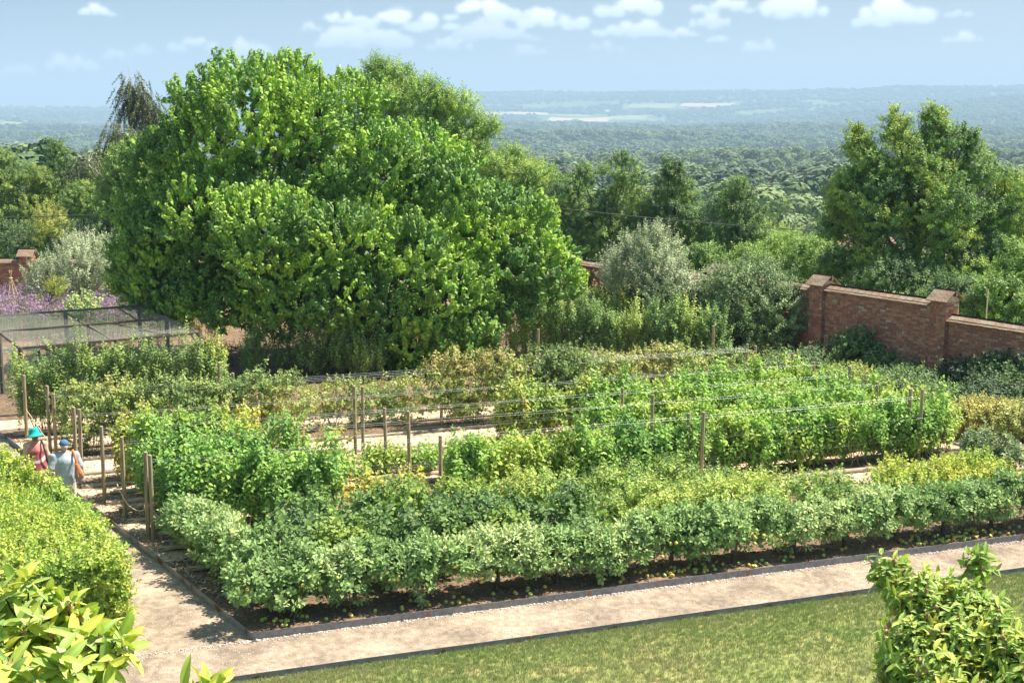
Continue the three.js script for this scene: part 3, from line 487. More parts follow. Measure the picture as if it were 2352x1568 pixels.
// ---------------------------------------------------------------- low apple trees
const APPLE_SKIN = mat([0.36, 0.46, 0.10], 0.45), APPLE_WARM = mat([0.56, 0.44, 0.09], 0.45);
const appleGeo = (() => { const p = []; for (let i = 0; i <= 10; i++) { const t = i / 10 * Math.PI, s = Math.sin(t), r = 0.037 * (s + 0.12 * Math.sin(2 * t) * s), y = -Math.cos(t) * 0.034 - 0.006 * Math.exp(-s * 6) * -Math.cos(t); p.push(new THREE.Vector2(Math.max(r, 0), y)); } return new THREE.LatheGeometry(p, 10); })();
const stalkGeo = new THREE.CylinderGeometry(0.002, 0.002, 0.02, 4).translate(0, 0.034, 0);
function appleTree(label, a, b, w, along, seed) {
  const base = AB(a, b, BED_Y), R = rng(seed), c = along === 'row' ? [0.941, -0.339] : [-0.554, -0.833], lobes = [];
  for (let i = 0; i < 13; i++) { const s = (R() - 0.5) * w * 1.05, e = (R() - 0.5) * 0.45, q = 0.17 + 0.1 * R(); lobes.push([c[0] * s - c[1] * e, 0.44 + 0.4 * R() - Math.abs(e) * 0.25, c[1] * s + c[0] * e, q * 1.1, q, q * 1.1]); }
  const t = thing('apple_tree', label, 'apple tree', base, 0, along === 'row' ? 'low apple trees along the front path' : 'low apple trees along the side path');
  part(t, 'trunk', rod([V(0, -0.1, 0), V((R() - 0.5) * 0.06, 0.25, (R() - 0.5) * 0.06), V((R() - 0.5) * 0.1, 0.62, (R() - 0.5) * 0.1)], 0.048, 0.035, 7, 0.2, seed), BARK);
  const limbs = []; for (const s of [-1, 1]) limbs.push(rod([V(0, 0.5, 0), V(c[0] * s * w * 0.25, 0.68, c[1] * s * w * 0.25), V(c[0] * s * w * 0.55, 0.72, c[1] * s * w * 0.55)], 0.03, 0.012, 5, 0.2));
  for (let i = 0; i < 9; i++) { const s = (R() - 0.5) * w; limbs.push(rod([V(c[0] * s, 0.68, c[1] * s), V(c[0] * s + (R() - 0.5) * 0.3, 0.85, c[1] * s + (R() - 0.5) * 0.3), V(c[0] * s + (R() - 0.5) * 0.5, 1.0, c[1] * s + (R() - 0.5) * 0.5)], 0.012, 0.004, 4)); }
  part(t, 'branch', limbs, BARK);
  leaves(t, SP.apple, LEAF_DULL, shell(lobes, Math.round(270 * w), R, { deep: 0.5, rough: 0.25, cull: 0.7 }), R, { tints: [[0.19, 0.33, 0.10], [0.26, 0.42, 0.13], [0.40, 0.52, 0.22]], up: 0.6, out: 0.6, wild: 0.5, scale: [0.75, 1.2] });
  for (let i = 0; i < 9; i++) { const s = (R() - 0.5) * w, m = part(t, 'apple', appleGeo, R() < 0.6 ? APPLE_SKIN : APPLE_WARM); m.position.set(c[0] * s + 0.1 * (R() - 0.5) - 0.1, 0.32 + 0.4 * R(), c[1] * s + 0.33 + 0.1 * R()); const st = part(m, 'stalk', stalkGeo, CANE); }
  return t;
}
{
  const spots = [0.72, 2.0, 3.3, 4.6, 5.75, 6.85, 8.1, 9.35, 10.65, 11.9, 13.0, 14.15, 15.4, 16.7, 18.0];
  const where = ['at the sharp corner of the gravel paths', 'second along the front path from the corner', 'third along the front path from the corner', 'fourth along the front path from the corner', 'fifth along the front path from the corner', 'sixth along the front path from the corner', 'seventh along the front path, above fallen fruit', 'eighth along the front path from the corner', 'ninth along the front path from the corner', 'tenth along the front path from the corner', 'eleventh along the front path from the corner', 'twelfth along the front path, over many windfalls', 'thirteenth along the front path from the corner', 'fourteenth along the front path from the corner', 'last along the front path, by the frame edge'];
  spots.forEach((a, i) => appleTree('low grey green apple tree ' + where[i], a, 0.62 + 0.05 * Math.sin(i * 2.3), 1.25, 'row', 500 + i));
  [['second from the corner along the side path', 1.75], ['third from the corner along the side path', 2.85], ['fourth from the corner along the side path', 3.95], ['farthest up the side path, by the tall double posts', 4.9]].forEach(([w, b], i) => appleTree('low grey green apple tree ' + w, 0.8, b, 1.1, 'side', 530 + i));
  // windfalls
  const R = rng(540), A = [];
  const drop = (a0, a1, b0, b1, n) => { for (let i = 0; i < n; i++) A.push([lerp(a0, a1, R()), lerp(b0, b1, R())]); };
  drop(0.3, 1.9, 0.12, 0.6, 16); drop(1.9, 4, 0.15, 0.6, 14); drop(4, 7, 0.12, 0.5, 12); drop(7.3, 8.8, 0.12, 0.7, 34); drop(8.8, 10, 0.12, 0.5, 8); drop(10, 13, 0.15, 0.6, 9); drop(13, 15.2, 0.12, 0.75, 70); drop(15.2, 17, 0.15, 0.6, 14);
  for (const [a, b] of A) { const m = shadows(new THREE.Mesh(appleGeo, R() < 0.55 ? APPLE_SKIN : APPLE_WARM)); m.name = numbered('windfall_apple'); m.position.copy(AB(a, b, BED_Y + 0.03)); m.rotation.set(R() * 6, R() * 6, R() * 6); scene.add(m); tag(m, 'small fallen apple lying on dark soil under the low trees', 'apple', 'windfalls under the low apple trees'); }
}

// ---------------------------------------------------------------- posts, wires and logs of the soft fruit rows
const POST_WOOD = mat([1, 1, 1], 0.93, { map: tex(256, (u, v, x, y) => { const k = 0.58 + 0.16 * fbm(u * 26, v * 3, 6, 4) + 0.06 * (hash3(x, y, 2) - 0.5), c = smooth(0.3, 0.42, fbm(u * 34, v * 2, 16, 3)); return [lerp(k * 1.02, 0.22, c), lerp(k * 0.93, 0.19, c), lerp(k * 0.76, 0.15, c)]; }) });
const LOG_WOOD = mat([1, 1, 1], 0.95, { map: tex(256, (u, v, x, y) => { const k = 0.58 + 0.2 * fbm(u * 8, v * 6, 26, 4) + 0.08 * (hash3(x, y, 2) - 0.5), c = smooth(0.22, 0.4, fbm(u * 18, v * 3, 36, 3)); return [lerp(k * 1.02, 0.2, c), lerp(k * 0.95, 0.17, c), lerp(k * 0.85, 0.14, c)]; }) });
const WIRE = mat([0.5, 0.56, 0.56], 0.42, { metalness: 0.5 }), ROPE = mat([0.62, 0.52, 0.36], 0.9);
function post(label, p, h, r = 0.042, lean = 0, group) {
  const R = rng((p.x * 311 + p.z * 77) | 0), t = thing('wooden_post', label, 'post', p, R() * 6, group);
  const x = (R() - 0.5) * 0.07 + lean, z = (R() - 0.5) * 0.05;
  const m = part(t, 'shaft', rod([V(0, -0.25, 0), V(x * 0.5, h * 0.5, z * 0.5), V(x, h, z)], r * 1.04, r * 0.96, 9, 0.06, R() * 9), POST_WOOD);
  part(m, 'top', new THREE.CylinderGeometry(r * 0.82, r * 0.95, 0.012, 9).translate(x, h + 0.005, z), LOG_WOOD); return t;
}
const ROWS = [[5.95, [0.36, 6.38, 12.34, 18.66], 'front'], [7.72, [0.36, 6.6, 12.63, 18.98], 'second'], [9.12, [0.35, 6.74, 12.8, 19.45], 'third'], [10.85, [0.36, 6.99, 13.22, 19.81], 'fourth'], [13.4, [0.46, 10.37, 20.0], 'fifth'], [13.85, [0.44, 5.0, 20.05], 'sixth']];
const place = [['by the side path', 'in the middle of the gap', 'amid the raspberries', 'at the wall end'], ['by the side path', 'amid the blackberries', 'at the wall end']];
ROWS.forEach(([b, as, nth], i) => as.forEach((a, j) => post(`grey round wooden post of the ${nth} wire row ${(as.length > 3 ? place[0] : place[1])[j]}`, AB(a, b, BED_Y), 1.72 + 0.1 * Math.sin(i * 3 + j * 5), 0.043, 0, 'posts of the fruit rows')));
for (const [a, b, l] of [[0.31, 6.12, 'tall post tied against its twin by the side path and logs'], [0.33, 11.15, 'wooden post close behind its neighbour where the walkers pass'], [7.04, 11.36, 'wooden post twinned with another above the bark path'], [13.27, 11.2, 'wooden post half hidden behind its twin in the raspberries'], [12.4, 5.6, 'wooden post in front of the bright raspberries, nearest the currants'], [18.6, 6.2, 'wooden post twinned at the wall end of the front row'], [19.9, 11.75, 'wooden post twinned at the wall end of the fourth row'], [0.35, 15.76, 'wooden post beside the fruit cage and white log'], [5.41, 15.9, 'short wooden post in front of the black soil by the cage'], [21.43, 17.1, 'tall thin post with a sagging rope by the pale path'], [16.2, 18.4, 'wooden post among pear shoots under the great tree']]) post('grey ' + l, AB(a, b, BED_Y), 1.75, 0.045, 0, 'posts of the fruit rows');
for (const [px, py, h, l] of [[845, 858, 2.3, 'dark post in the shade under the great tree'], [1389, 770, 2.0, 'tallest post of the small netted frame by the wall'], [1474, 780, 2.0, 'post of the small netted frame nearest the pear shoots'], [1405, 786, 1.7, 'capped post of the small netted frame carrying a rail'], [1453, 765, 1.6, 'rear post of the small netted frame by the wall'], [1228, 830, 1.6, 'post at the leafy edge of the great tree'], [112, 720, 2.4, 'lone grey post standing in the purple flowers']]) post(l, at(px, py).setY(0), h, 0.06);
function strand(name, label, a, b, sag, r, m, group) { const R = rng((a.x * 91 + b.z * 7 + a.y * 53) | 0), o = a.clone(), n = 10, pts = []; for (let i = 0; i <= n; i++) { const t = i / n; pts.push(a.clone().lerp(b, t).sub(o).add(V(0, -sag * 4 * t * (1 - t) + (i % n ? (R() - 0.5) * 0.02 : 0), 0))); } const t = shadows(new THREE.Mesh(rod(pts, r, r, 4), m)); t.position.copy(o); t.name = numbered(name); scene.add(t); return tag(t, label, 'wire', group); }
const level = ['top', 'upper middle', 'lower middle', 'lowest'], side = ['nearer', 'farther'];
ROWS.forEach(([b, as, nth], i) => { for (let k = 0; k < 3; k++) for (const s of [0, 1]) strand('fence_wire', `${level[[0, 1, 3][k]]} galvanised wire of the ${nth} fruit row, the ${side[s]} strand`, AB(as[0], b + s * 0.2 - 0.06, BED_Y + 1.6 - k * 0.52), AB(as[as.length - 1], b + s * 0.2 - 0.06, BED_Y + 1.58 - k * 0.5), 0.03, 0.0022, WIRE, 'wires of the fruit rows'); });
strand('stay_rope', 'pale rope stay running down from the post by the turquoise hat', AB(0.35, 15.76, 1.0), AB(0.75, 14.9, 0.1), 0.02, 0.009, ROPE);
strand('stay_rope', 'pale rope stay below the twin posts by the walkers', AB(0.44, 13.9, 0.95), AB(0.8, 13.1, 0.1), 0.02, 0.009, ROPE);
strand('stay_rope', 'slack pale rope hanging between twin tall posts and raspberries', AB(0.3, 8.0, 0.75), AB(0.3, 6.1, 0.72), 0.28, 0.01, ROPE);
strand('stay_rope', 'pale rope stay at the foot of the tall double posts', AB(0.4, 5.95, 0.62), AB(0.85, 5.3, 0.1), 0.0, 0.008, ROPE);
strand('stay_rope', 'rope stay sagging from the thin post near the pale path', AB(21.43, 17.1, 0.95), AB(22.6, 15.8, 0.3), 0.2, 0.011, ROPE);
strand('stay_rope', 'rope stay at the far end post of the sixth row', AB(20.05, 13.4, 0.8), AB(20.6, 12.4, 0.1), 0.05, 0.009, ROPE);
function log(label, a0, b0, a1, b1, r, y = 0.03, m = LOG_WOOD) { const p = AB(a0, b0, BED_Y + y), q = AB(a1, b1, BED_Y + y), t = thing('bed_log', label, 'log', p, 0, 'logs edging the bark paths'), d = q.clone().sub(p), s = part(t, 'barkless_log', rod([V(0, 0, 0), d.clone().multiplyScalar(0.33).add(V(0, 0.02, 0)), d.clone().multiplyScalar(0.66).add(V(0, -0.01, 0)), d], r, r * 0.82, 9, 0.16, a0 + b0), m); part(s, 'sawn_end', new THREE.CylinderGeometry(r * 0.9, r * 0.9, 0.012, 9).rotateZ(Math.PI / 2).translate(-0.004, 0, 0).rotateY(Math.atan2(-d.z, d.x)), CANE); return t; }
{
  const name = ['nearest the side path', 'in the middle stretch', 'toward the wall', 'at the far wall end'];
  for (const [b, nth] of [[4.3, 'first'], [5.5, 'second'], [6.5, 'third'], [7.25, 'fourth'], [8.2, 'fifth'], [8.8, 'sixth'], [9.7, 'seventh'], [10.4, 'eighth'], [11.6, 'ninth'], [13.1, 'tenth'], [14.45, 'eleventh'], [15.75, 'twelfth']]) { const R = rng(b * 100 | 0), cut = [0.18 + 0.2 * R(), 4.2 + R(), 9 + R(), 14 + R(), 20.4]; for (let i = 0; i < 4; i++) log(`weathered pale log of the ${nth} line edging the bark paths, ${name[i]}`, cut[i] + 0.03, b + (R() - 0.5) * 0.06, cut[i + 1] - 0.1 * R(), b + (R() - 0.5) * 0.06, 0.052 + 0.02 * R()); }
  log('short split log lying by the side path near the apple trees', 0.15, 5.02, 1.15, 4.95, 0.06, 0.05); log('grey log resting below the apple trees at the side path', 0.25, 3.6, 1.1, 3.5, 0.055, 0.05);
  log('leaning prop log at the foot of the tall double posts', 0.45, 5.9, 1.3, 5.2, 0.04, 0.12); log('brown squared log beside the walkers', 0.2, 16.5, 3.0, 16.4, 0.07, 0.05);
}

// ---------------------------------------------------------------- soft fruit
const RASP = [[0.19, 0.38, 0.055], [0.26, 0.46, 0.065], [0.37, 0.50, 0.075]], RASP_DARK = [[0.12, 0.28, 0.05], [0.17, 0.36, 0.055], [0.25, 0.43, 0.065]], RASP_YEL = [[0.22, 0.38, 0.06], [0.37, 0.46, 0.065], [0.54, 0.45, 0.08]];
const ORD = ['first', 'second', 'third', 'fourth', 'fifth', 'sixth', 'seventh', 'eighth', 'ninth', 'tenth', 'eleventh', 'twelfth'];
const nth = (l, i) => `${l}, ${ORD[i]} from the path`;
function rasp(label, group, a, b, h, tints, w = 1, dense = 1) {
  const base = AB(a, b, BED_Y), R = rng((a * 311 + b * 71) | 0), lobes = [];
  for (let i = 0; i < 6; i++) { const s = (R() - 0.5) * w, q = (R() - 0.5) * 0.5, k = 0.75 + 0.35 * R(); lobes.push([0.941 * s - 0.554 * q, h * k * 0.52, -0.339 * s - 0.833 * q, 0.27, h * k * 0.5, 0.27]); }
  return plant('raspberry_canes', label, 'raspberry', group, base, lobes, Math.round(150 * h * w * dense + 10), SP.rasp, tints, { deep: 0.6, rough: 0.25, up: 0.9, out: 0.3, wild: 0.3, scale: [0.75, 1.2], stems: 14, spread: 0.9, stemR: 0.007, bark: CANE, cull: 0.6 });
}
for (const [b, a0, a1, h, tints, l] of [
  [6.15, 0.9, 4.1, 1.4, RASP_DARK, 'deep green raspberry clump behind the tall double posts'], [7.6, 0.7, 3.9, 1.45, RASP_DARK, 'tall deep green raspberry clump of the second row'], [9.1, 0.9, 3.4, 1.35, RASP, 'green raspberry clump of the third row by the side path'], [10.9, 1.2, 4.3, 1.25, RASP_YEL, 'yellowing raspberry clump of the fourth row by the side path'],
  [6.15, 6.6, 9.6, 1.2, RASP, 'bright raspberry clump in the front row behind the currants'], [6.15, 9.6, 12.7, 1.25, RASP_DARK, 'dark leaved raspberry clump in the front row near its third post'], [7.6, 7.6, 12, 0.7, RASP, 'shorter raspberry clump of the second row in the middle'],
  [6.2, 4.5, 6.4, 0.55, RASP_YEL, 'stunted yellowish raspberry clump in the gap of the front row'], [9.1, 4.4, 8, 0.4, RASP, 'low regrowing raspberry clump in the gap of the third row'], [10.9, 10.4, 13, 1.3, RASP_YEL, 'pale yellow green raspberry clump beyond the middle gap'], [9.1, 11.8, 13.2, 1.2, RASP, 'raspberry clump of the third row at its third post'],
  [6.35, 13.4, 20.1, 1.2, RASP, 'bright raspberry clump of the front row toward the wall'], [7.7, 13.0, 20.2, 1.3, RASP, 'bright raspberry clump of the second row toward the wall'], [9.2, 13.4, 20.2, 1.35, RASP, 'bright raspberry clump of the third row toward the wall'], [10.9, 13.2, 20.2, 1.3, RASP, 'bright raspberry clump of the fourth row toward the wall']]) {
  const n = Math.max(1, Math.round((a1 - a0) / 0.85)); for (let i = 0; i < n; i++) rasp(n > 1 ? nth(l, i) : l, l.replace('clump', 'clumps'), a0 + (i + 0.5) * (a1 - a0) / n, b + 0.12 * Math.sin(i * 3 + b), h * (0.88 + 0.24 * hash3(i, b * 10 | 0, 3)), tints, 0.95, h < 0.7 ? 0.8 : 1);
}
const CURR = [[0.10, 0.21, 0.045], [0.15, 0.29, 0.05], [0.26, 0.39, 0.06]], CURR_L = [[0.19, 0.32, 0.065], [0.27, 0.41, 0.08], [0.40, 0.50, 0.09]];
function currant(label, group, a, b, h, r, tints, kind, n) { const base = AB(a, b, BED_Y), R = rng((a * 91 + b * 37) | 0), lobes = []; for (let i = 0; i < 16; i++) { const q = R() * 6.28, d = r * 0.85 * Math.sqrt(R()), s = r * (0.24 + 0.14 * R()); lobes.push([Math.cos(q) * d, h * (0.25 + 0.62 * R()) * (1 - 0.25 * d / r), Math.sin(q) * d, s, s * 0.75, s]); } return plant(group.includes('gooseberry') ? 'gooseberry_bush' : 'currant_bush', label, 'fruit bush', group, base, lobes, n, kind, tints, { deep: 0.5, rough: 0.25, up: 0.55, out: 0.6, wild: 0.5, scale: [0.7, 1.2], stems: 12, spread: 0.3, stemR: 0.01 }); }
[[1.75, 2.2], [2.6, 3.4], [3.3, 2.1], [4.6, 2.3], [4.2, 3.6], [5.9, 2.2], [5.8, 3.5], [7.2, 2.3]].forEach(([a, b], i) => currant(nth('dark lobed leaved currant bush behind the apple trees', i), 'dark currant bushes behind the apple trees', a, b, 1.38 + 0.12 * Math.sin(i * 2), 0.82, CURR, SP.currant, 320));
[[7.4, 3.7], [8.5, 2.4], [9.0, 3.7], [9.9, 2.3], [10.4, 3.6], [11.3, 2.5], [11.9, 3.7], [12.9, 2.4]].forEach(([a, b], i) => currant(nth('pale leaved gooseberry bush behind the apple trees', i), 'pale gooseberry bushes behind the apple trees', a, b, (a > 11 ? 0.78 : 1.28) + 0.12 * Math.sin(i * 3), 0.82, CURR_L, SP.goose, 420));
[[15.6, 3.1], [16.7, 3.2], [17.8, 3.3]].forEach(([a, b], i) => currant(`low yellow green bush on bare soil, ${['nearest the bare patch', 'middle of its three', 'nearest the cross path'][i]}`, 'low yellow green bushes (gooseberry)', a, b, 0.6, 0.72, [[0.24, 0.38, 0.05], [0.34, 0.47, 0.055], [0.44, 0.49, 0.06]], SP.goose, 420));
[[19.1, 4.3], [20.0, 3.2], [19.4, 2.2]].forEach(([a, b], i) => currant(`silvery green bush at the corner of the cross path, ${['farthest', 'middle', 'nearest'][i]} of three`, 'silvery corner bushes', a, b, 1.0, 0.7, [[0.22, 0.32, 0.15], [0.29, 0.39, 0.18], [0.38, 0.46, 0.18]], SP.apple, 330));

const BRAM = [[0.17, 0.28, 0.07], [0.25, 0.35, 0.085], [0.31, 0.40, 0.09], [0.37, 0.40, 0.11]];
function bramble(label, group, base, h, w, tints, n, kind = SP.black) { const R = rng((base.x * 57 + base.z * 91) | 0), lobes = []; for (let i = 0; i < 6; i++) { const s = (R() - 0.5) * w; lobes.push([0.941 * s + (R() - 0.5) * 0.3, h * (0.5 + 0.25 * R()), -0.339 * s + (R() - 0.5) * 0.3, 0.34, h * 0.38, 0.34]); } return plant('blackberry_canes', label, 'blackberry', group, base, lobes, n, kind, tints, { deep: 0.5, rough: 0.3, up: 0.35, out: 0.7, wild: 0.7, scale: [0.7, 1.25], stems: 8, spread: 0.4, stemR: 0.009, patch: 1.3 }); }
for (let a = 1.3, i = 0; a < 6.4; a += 0.95) bramble(nth('tangled blackberry clump with yellowing leaves near the cage', i++), 'yellowing blackberry clumps near the fruit cage', AB(a, 13.6, BED_Y), 1.6, 1, BRAM, 280);
for (let a = 7.9, i = 0; a < 9.9; a += 0.95) bramble(nth('sprawling blackberry clump beyond the bark path gap', i++), 'sprawling blackberry clumps in the gap', AB(a, 14.6, BED_Y), 1.1, 1, BRAM, 190);
for (let a = 10.6, i = 0; a < 14.6; a += 0.95) bramble(nth('blackberry clump tinged with brown red', i++), 'fruiting blackberry clumps', AB(a, 13.6, BED_Y), 1.75, 1, [[0.15, 0.25, 0.06], [0.25, 0.33, 0.08], [0.29, 0.38, 0.08], [0.36, 0.35, 0.10]], 290);
for (let a = 14.8, i = 0; a < 19.6; a += 0.95) bramble(nth('airy yellow green blackberry clump before the pear shoots', i++), 'airy blackberry clumps before the pears', AB(a, 14.3, BED_Y), 1.45, 1, BRAM, 260);
for (let a = 4.6, i = 0; a < 7; a += 0.9) bramble(nth('small yellow leaved blackberry shoots by bark chips', i++), 'small yellow shoots by the bark path', AB(a, 11.2, BED_Y), 0.6, 0.7, [[0.22, 0.26, 0.06], [0.38, 0.34, 0.07], [0.42, 0.30, 0.08]], 30);
const PEAR = [[0.19, 0.33, 0.08], [0.29, 0.44, 0.09], [0.43, 0.54, 0.11]];
function pear(label, group, base, h, w, n, tints = PEAR) { const R = rng((base.x * 23 + base.z * 41) | 0), lobes = []; for (let i = 0; i < 7; i++) { const s = (R() - 0.5) * w, k = 0.7 + 0.4 * R(); lobes.push([0.941 * s + (R() - 0.5) * 0.2, h * k * 0.55, -0.339 * s + (R() - 0.5) * 0.2, 0.2, h * k * 0.45, 0.2]); } return plant('pear_tree', label, 'pear tree', group, base, lobes, n, SP.pear, tints, { deep: 0.6, rough: 0.25, up: 1, out: 0.3, wild: 0.35, scale: [0.7, 1.2], stems: 8, spread: 0.5, stemR: 0.014, cull: 0.6 }); }
for (let i = 0; i < 6; i++) pear(nth('upright leafy pear screen before the netted fruit cage', i), 'pear screens before the fruit cage', AB(0.9 + i * 0.9, 16.6, BED_Y), 2.15 + 0.2 * Math.sin(i * 2), 1, 320, [[0.19, 0.32, 0.07], [0.27, 0.41, 0.08], [0.40, 0.50, 0.09]]);
[[600, 872, 1.5], [660, 868, 1.7], [720, 872, 1.6], [755, 870, 2.1], [800, 872, 1.5], [845, 876, 1.4]].forEach(([px, py, h], i) => pear(`young pear bush in the shade of the great tree, ${ORD[i]} from the cage`, 'young pears under the great tree', at(px, py), h, 0.9, 190));
[[1180, 842], [1235, 838], [1290, 836], [1345, 838], [1395, 838], [1445, 842], [1495, 846], [1545, 850], [1590, 852], [1630, 858]].forEach(([px, py], i) => pear(`tall upright pear screen before the brick wall, ${ORD[i]} from the great tree`, 'tall pear screens near the brick wall', at(px, py), 1.75 + 0.55 * (i === 7 ? 1 : hash3(i, 2, 5)), 1, 280));
[[1260, 790], [1310, 775], [1360, 770], [1430, 790], [1520, 800]].forEach(([px, py], i) => pear(`rear pear screen beside the small netted frame, ${ORD[i]} from the great tree`, 'rear pear screens near the small netted frame', at(px, py), 1.7, 1.1, 220));

// ---------------------------------------------------------------- shrubs and climbers along the walls
function shrub(name, label, category, base, specs, n, kind, tints, o = {}) { const b = base.clone(); return plant(name, label, category, o.group, b, specs.map((l) => [l[0] - b.x, l[1] - b.y, l[2] - b.z, l[3], l[4], l[5]]), n, kind, tints, { deep: 0.5, rough: 0.28, up: 0.6, out: 0.6, wild: 0.5, scale: [0.8, 1.3], stems: 7, spread: 0.4, stemR: 0.03, ...o }); }
const SILVER = [[0.26, 0.35, 0.18], [0.35, 0.43, 0.24], [0.46, 0.53, 0.33]], DARKG = [[0.055, 0.12, 0.045], [0.085, 0.17, 0.055], [0.13, 0.22, 0.06]], MIDG = [[0.10, 0.20, 0.06], [0.15, 0.27, 0.07], [0.22, 0.34, 0.08]];
const onWall = (x, y = 0, off = 0.5) => V(2.07 + 0.554 * x - 0.833 * off, y, -57.17 + 0.833 * x + 0.554 * off);     // x along the tall wall, off metres in front of it
const wl = (x, y, off, rx, ry, rz) => { const p = onWall(x, y, off); return [p.x, p.y, p.z, rx, ry, rz ?? rx]; };
shrub('apple_bush', 'pale feathery apple bush rising above the brick wall', 'bush', onWall(7.4, BED_Y, 1.5), [wl(7.2, 2.6, 1.3, 1.3, 1.1, 1.1), wl(6.3, 2.4, 1.4, 0.9, 1.0), wl(8.6, 2.3, 1.4, 1.0, 0.9), wl(7.5, 3.4, 1.2, 0.8, 0.75)], 1300, SP.pear, SILVER, { up: 0.8, stemR: 0.05 });
shrub('wall_shrub', 'dark glossy shrub low against the wall under the pale bush', 'bush', onWall(8.5, BED_Y, 0.9), [wl(7.0, 1.1, 0.9, 1.1, 0.9), wl(8.2, 1.2, 0.8, 1.1, 0.9), wl(9.3, 1.3, 0.6, 0.8, 0.8)], 700, SP.apple, [[0.10, 0.18, 0.07], [0.14, 0.23, 0.09], [0.20, 0.29, 0.12]], { mat: LEAF_GLOSS });
shrub('wall_pear_tree', 'grey green trained pear tree spread tall against the brick wall', 'tree', onWall(12.6, BED_Y, 0.7), [wl(11.0, 1.5, 0.6, 0.9, 1.2, 0.6), wl(12.2, 1.7, 0.6, 1.1, 1.2, 0.6), wl(13.4, 1.55, 0.6, 0.95, 1.15, 0.6), wl(12.0, 2.7, 0.6, 1.3, 0.55, 0.6), wl(13.9, 1.9, 0.5, 0.6, 0.7, 0.5)], 2000, SP.pear, [[0.12, 0.21, 0.08], [0.18, 0.28, 0.10], [0.28, 0.38, 0.16]], { up: 0.4, deep: 0.35, stemR: 0.05 });
shrub('climbing_vine', 'green vine with reddening leaves clinging to the far wall', 'climber', onWall(3.4, BED_Y, 0.3), [wl(2.2, 0.9, 0.25, 1.3, 1.0, 0.22), wl(3.8, 1.0, 0.25, 1.3, 1.0, 0.22), wl(4.6, 1.2, 0.25, 0.8, 0.9, 0.2)], 700, SP.climb, [[0.10, 0.21, 0.06], [0.14, 0.26, 0.07], [0.22, 0.22, 0.07], [0.34, 0.13, 0.08]], { up: 0.1, out: 0.9, patch: 1.2, stemR: 0.02 });
shrub('climbing_vine', 'broad leaved vine heaped against the brick wall between two pillars', 'climber', onWall(17.6, BED_Y, 0.5), [wl(16.1, 0.5, 0.55, 0.75, 0.55, 0.5), wl(17.2, 0.8, 0.5, 0.75, 0.7, 0.45), wl(18.2, 0.5, 0.55, 0.85, 0.5, 0.5), wl(19.1, 0.4, 0.55, 0.6, 0.4, 0.5), wl(16.9, 1.3, 0.4, 0.45, 0.4, 0.3)], 800, SP.climb, [[0.11, 0.20, 0.06], [0.16, 0.26, 0.07], [0.24, 0.33, 0.10]], { up: 0.25, out: 0.8, mat: LEAF_GLOSS });
shrub('climbing_vine', 'dark ivy like vine covering the lowest wall beside the nearest pillar', 'climber', onWall(22.3, BED_Y, 0.6), [wl(21.0, 0.6, 0.55, 0.6, 0.6, 0.5), wl(22.0, 0.7, 0.55, 0.8, 0.7, 0.5), wl(23.2, 0.8, 0.55, 0.9, 0.75, 0.5), wl(24.4, 0.85, 0.5, 0.9, 0.8, 0.5), wl(22.3, 1.2, 0.4, 0.4, 0.4, 0.3), wl(23.9, 1.4, 0.4, 0.6, 0.35, 0.3), wl(25.6, 0.9, 0.5, 1, 0.9, 0.5)], 1500, SP.climb, [[0.05, 0.105, 0.04], [0.075, 0.15, 0.05], [0.12, 0.21, 0.06]], { up: 0.25, out: 0.8, mat: LEAF_GLOSS });
const herb = (px, py, rx, h, n, kind, tints, name, label) => { const p = at(px, py).setY(BED_Y); return shrub(name, label, 'plant', p, [[p.x, p.y + h * 0.5, p.z, rx, h * 0.5, rx * 0.8], [p.x - rx * 0.5, p.y + h * 0.45, p.z + 0.2, rx * 0.7, h * 0.45, rx * 0.6], [p.x + rx * 0.5, p.y + h * 0.5, p.z - 0.2, rx * 0.7, h * 0.5, rx * 0.6]], n, kind, tints, { stems: 0 }); };
herb(1815, 905, 0.9, 0.75, 420, SP.fine, MIDG, 'leafy_herb', 'lush green leafy herb at the foot of the second brick pillar');
herb(1925, 915, 0.9, 0.7, 380, SP.goose, [[0.24, 0.33, 0.06], [0.36, 0.42, 0.08], [0.46, 0.45, 0.10]], 'low_bush', 'yellow green low bush behind the end posts of the fruit rows');
herb(2060, 935, 0.8, 0.55, 380, SP.fine, MIDG, 'leafy_herb', 'feathery green herb below the heaped broad leaved vine');
herb(2150, 975, 0.6, 0.5, 320, SP.fine, MIDG, 'leafy_herb', 'feathery green herb by the foot of the nearest pillar');
herb(2240, 1000, 0.75, 0.7, 420, SP.goose, [[0.32, 0.36, 0.09], [0.44, 0.45, 0.11], [0.52, 0.48, 0.13]], 'low_bush', 'dull yellow low bush at the edge of the pale cross path');
herb(2330, 1010, 0.8, 0.7, 420, SP.goose, [[0.28, 0.34, 0.09], [0.40, 0.43, 0.11], [0.46, 0.46, 0.13]], 'low_bush', 'olive yellow low bush at the frame edge below the dark vine');
herb(2290, 975, 0.9, 0.7, 420, SP.fine, DARKG, 'leafy_herb', 'dark feathery herb under the dark vine');
herb(1770, 850, 0.5, 0.5, 160, SP.goose, [[0.3, 0.35, 0.09], [0.4, 0.42, 0.1]], 'low_bush', 'small yellow bush by the pale path under the wall pear');
{ const p = at(1735, 850).setY(BED_Y); plant('sapling', 'thin arching sapling with few leaves before the wall pear tree', 'sapling', null, p, [[0, 1.5, 0, 0.45, 0.35, 0.4], [0.35, 1.3, 0, 0.4, 0.25, 0.3], [-0.3, 1.0, 0, 0.4, 0.3, 0.3]], 34, SP.fine, MIDG, { stems: 6, up: 0.2 }); }
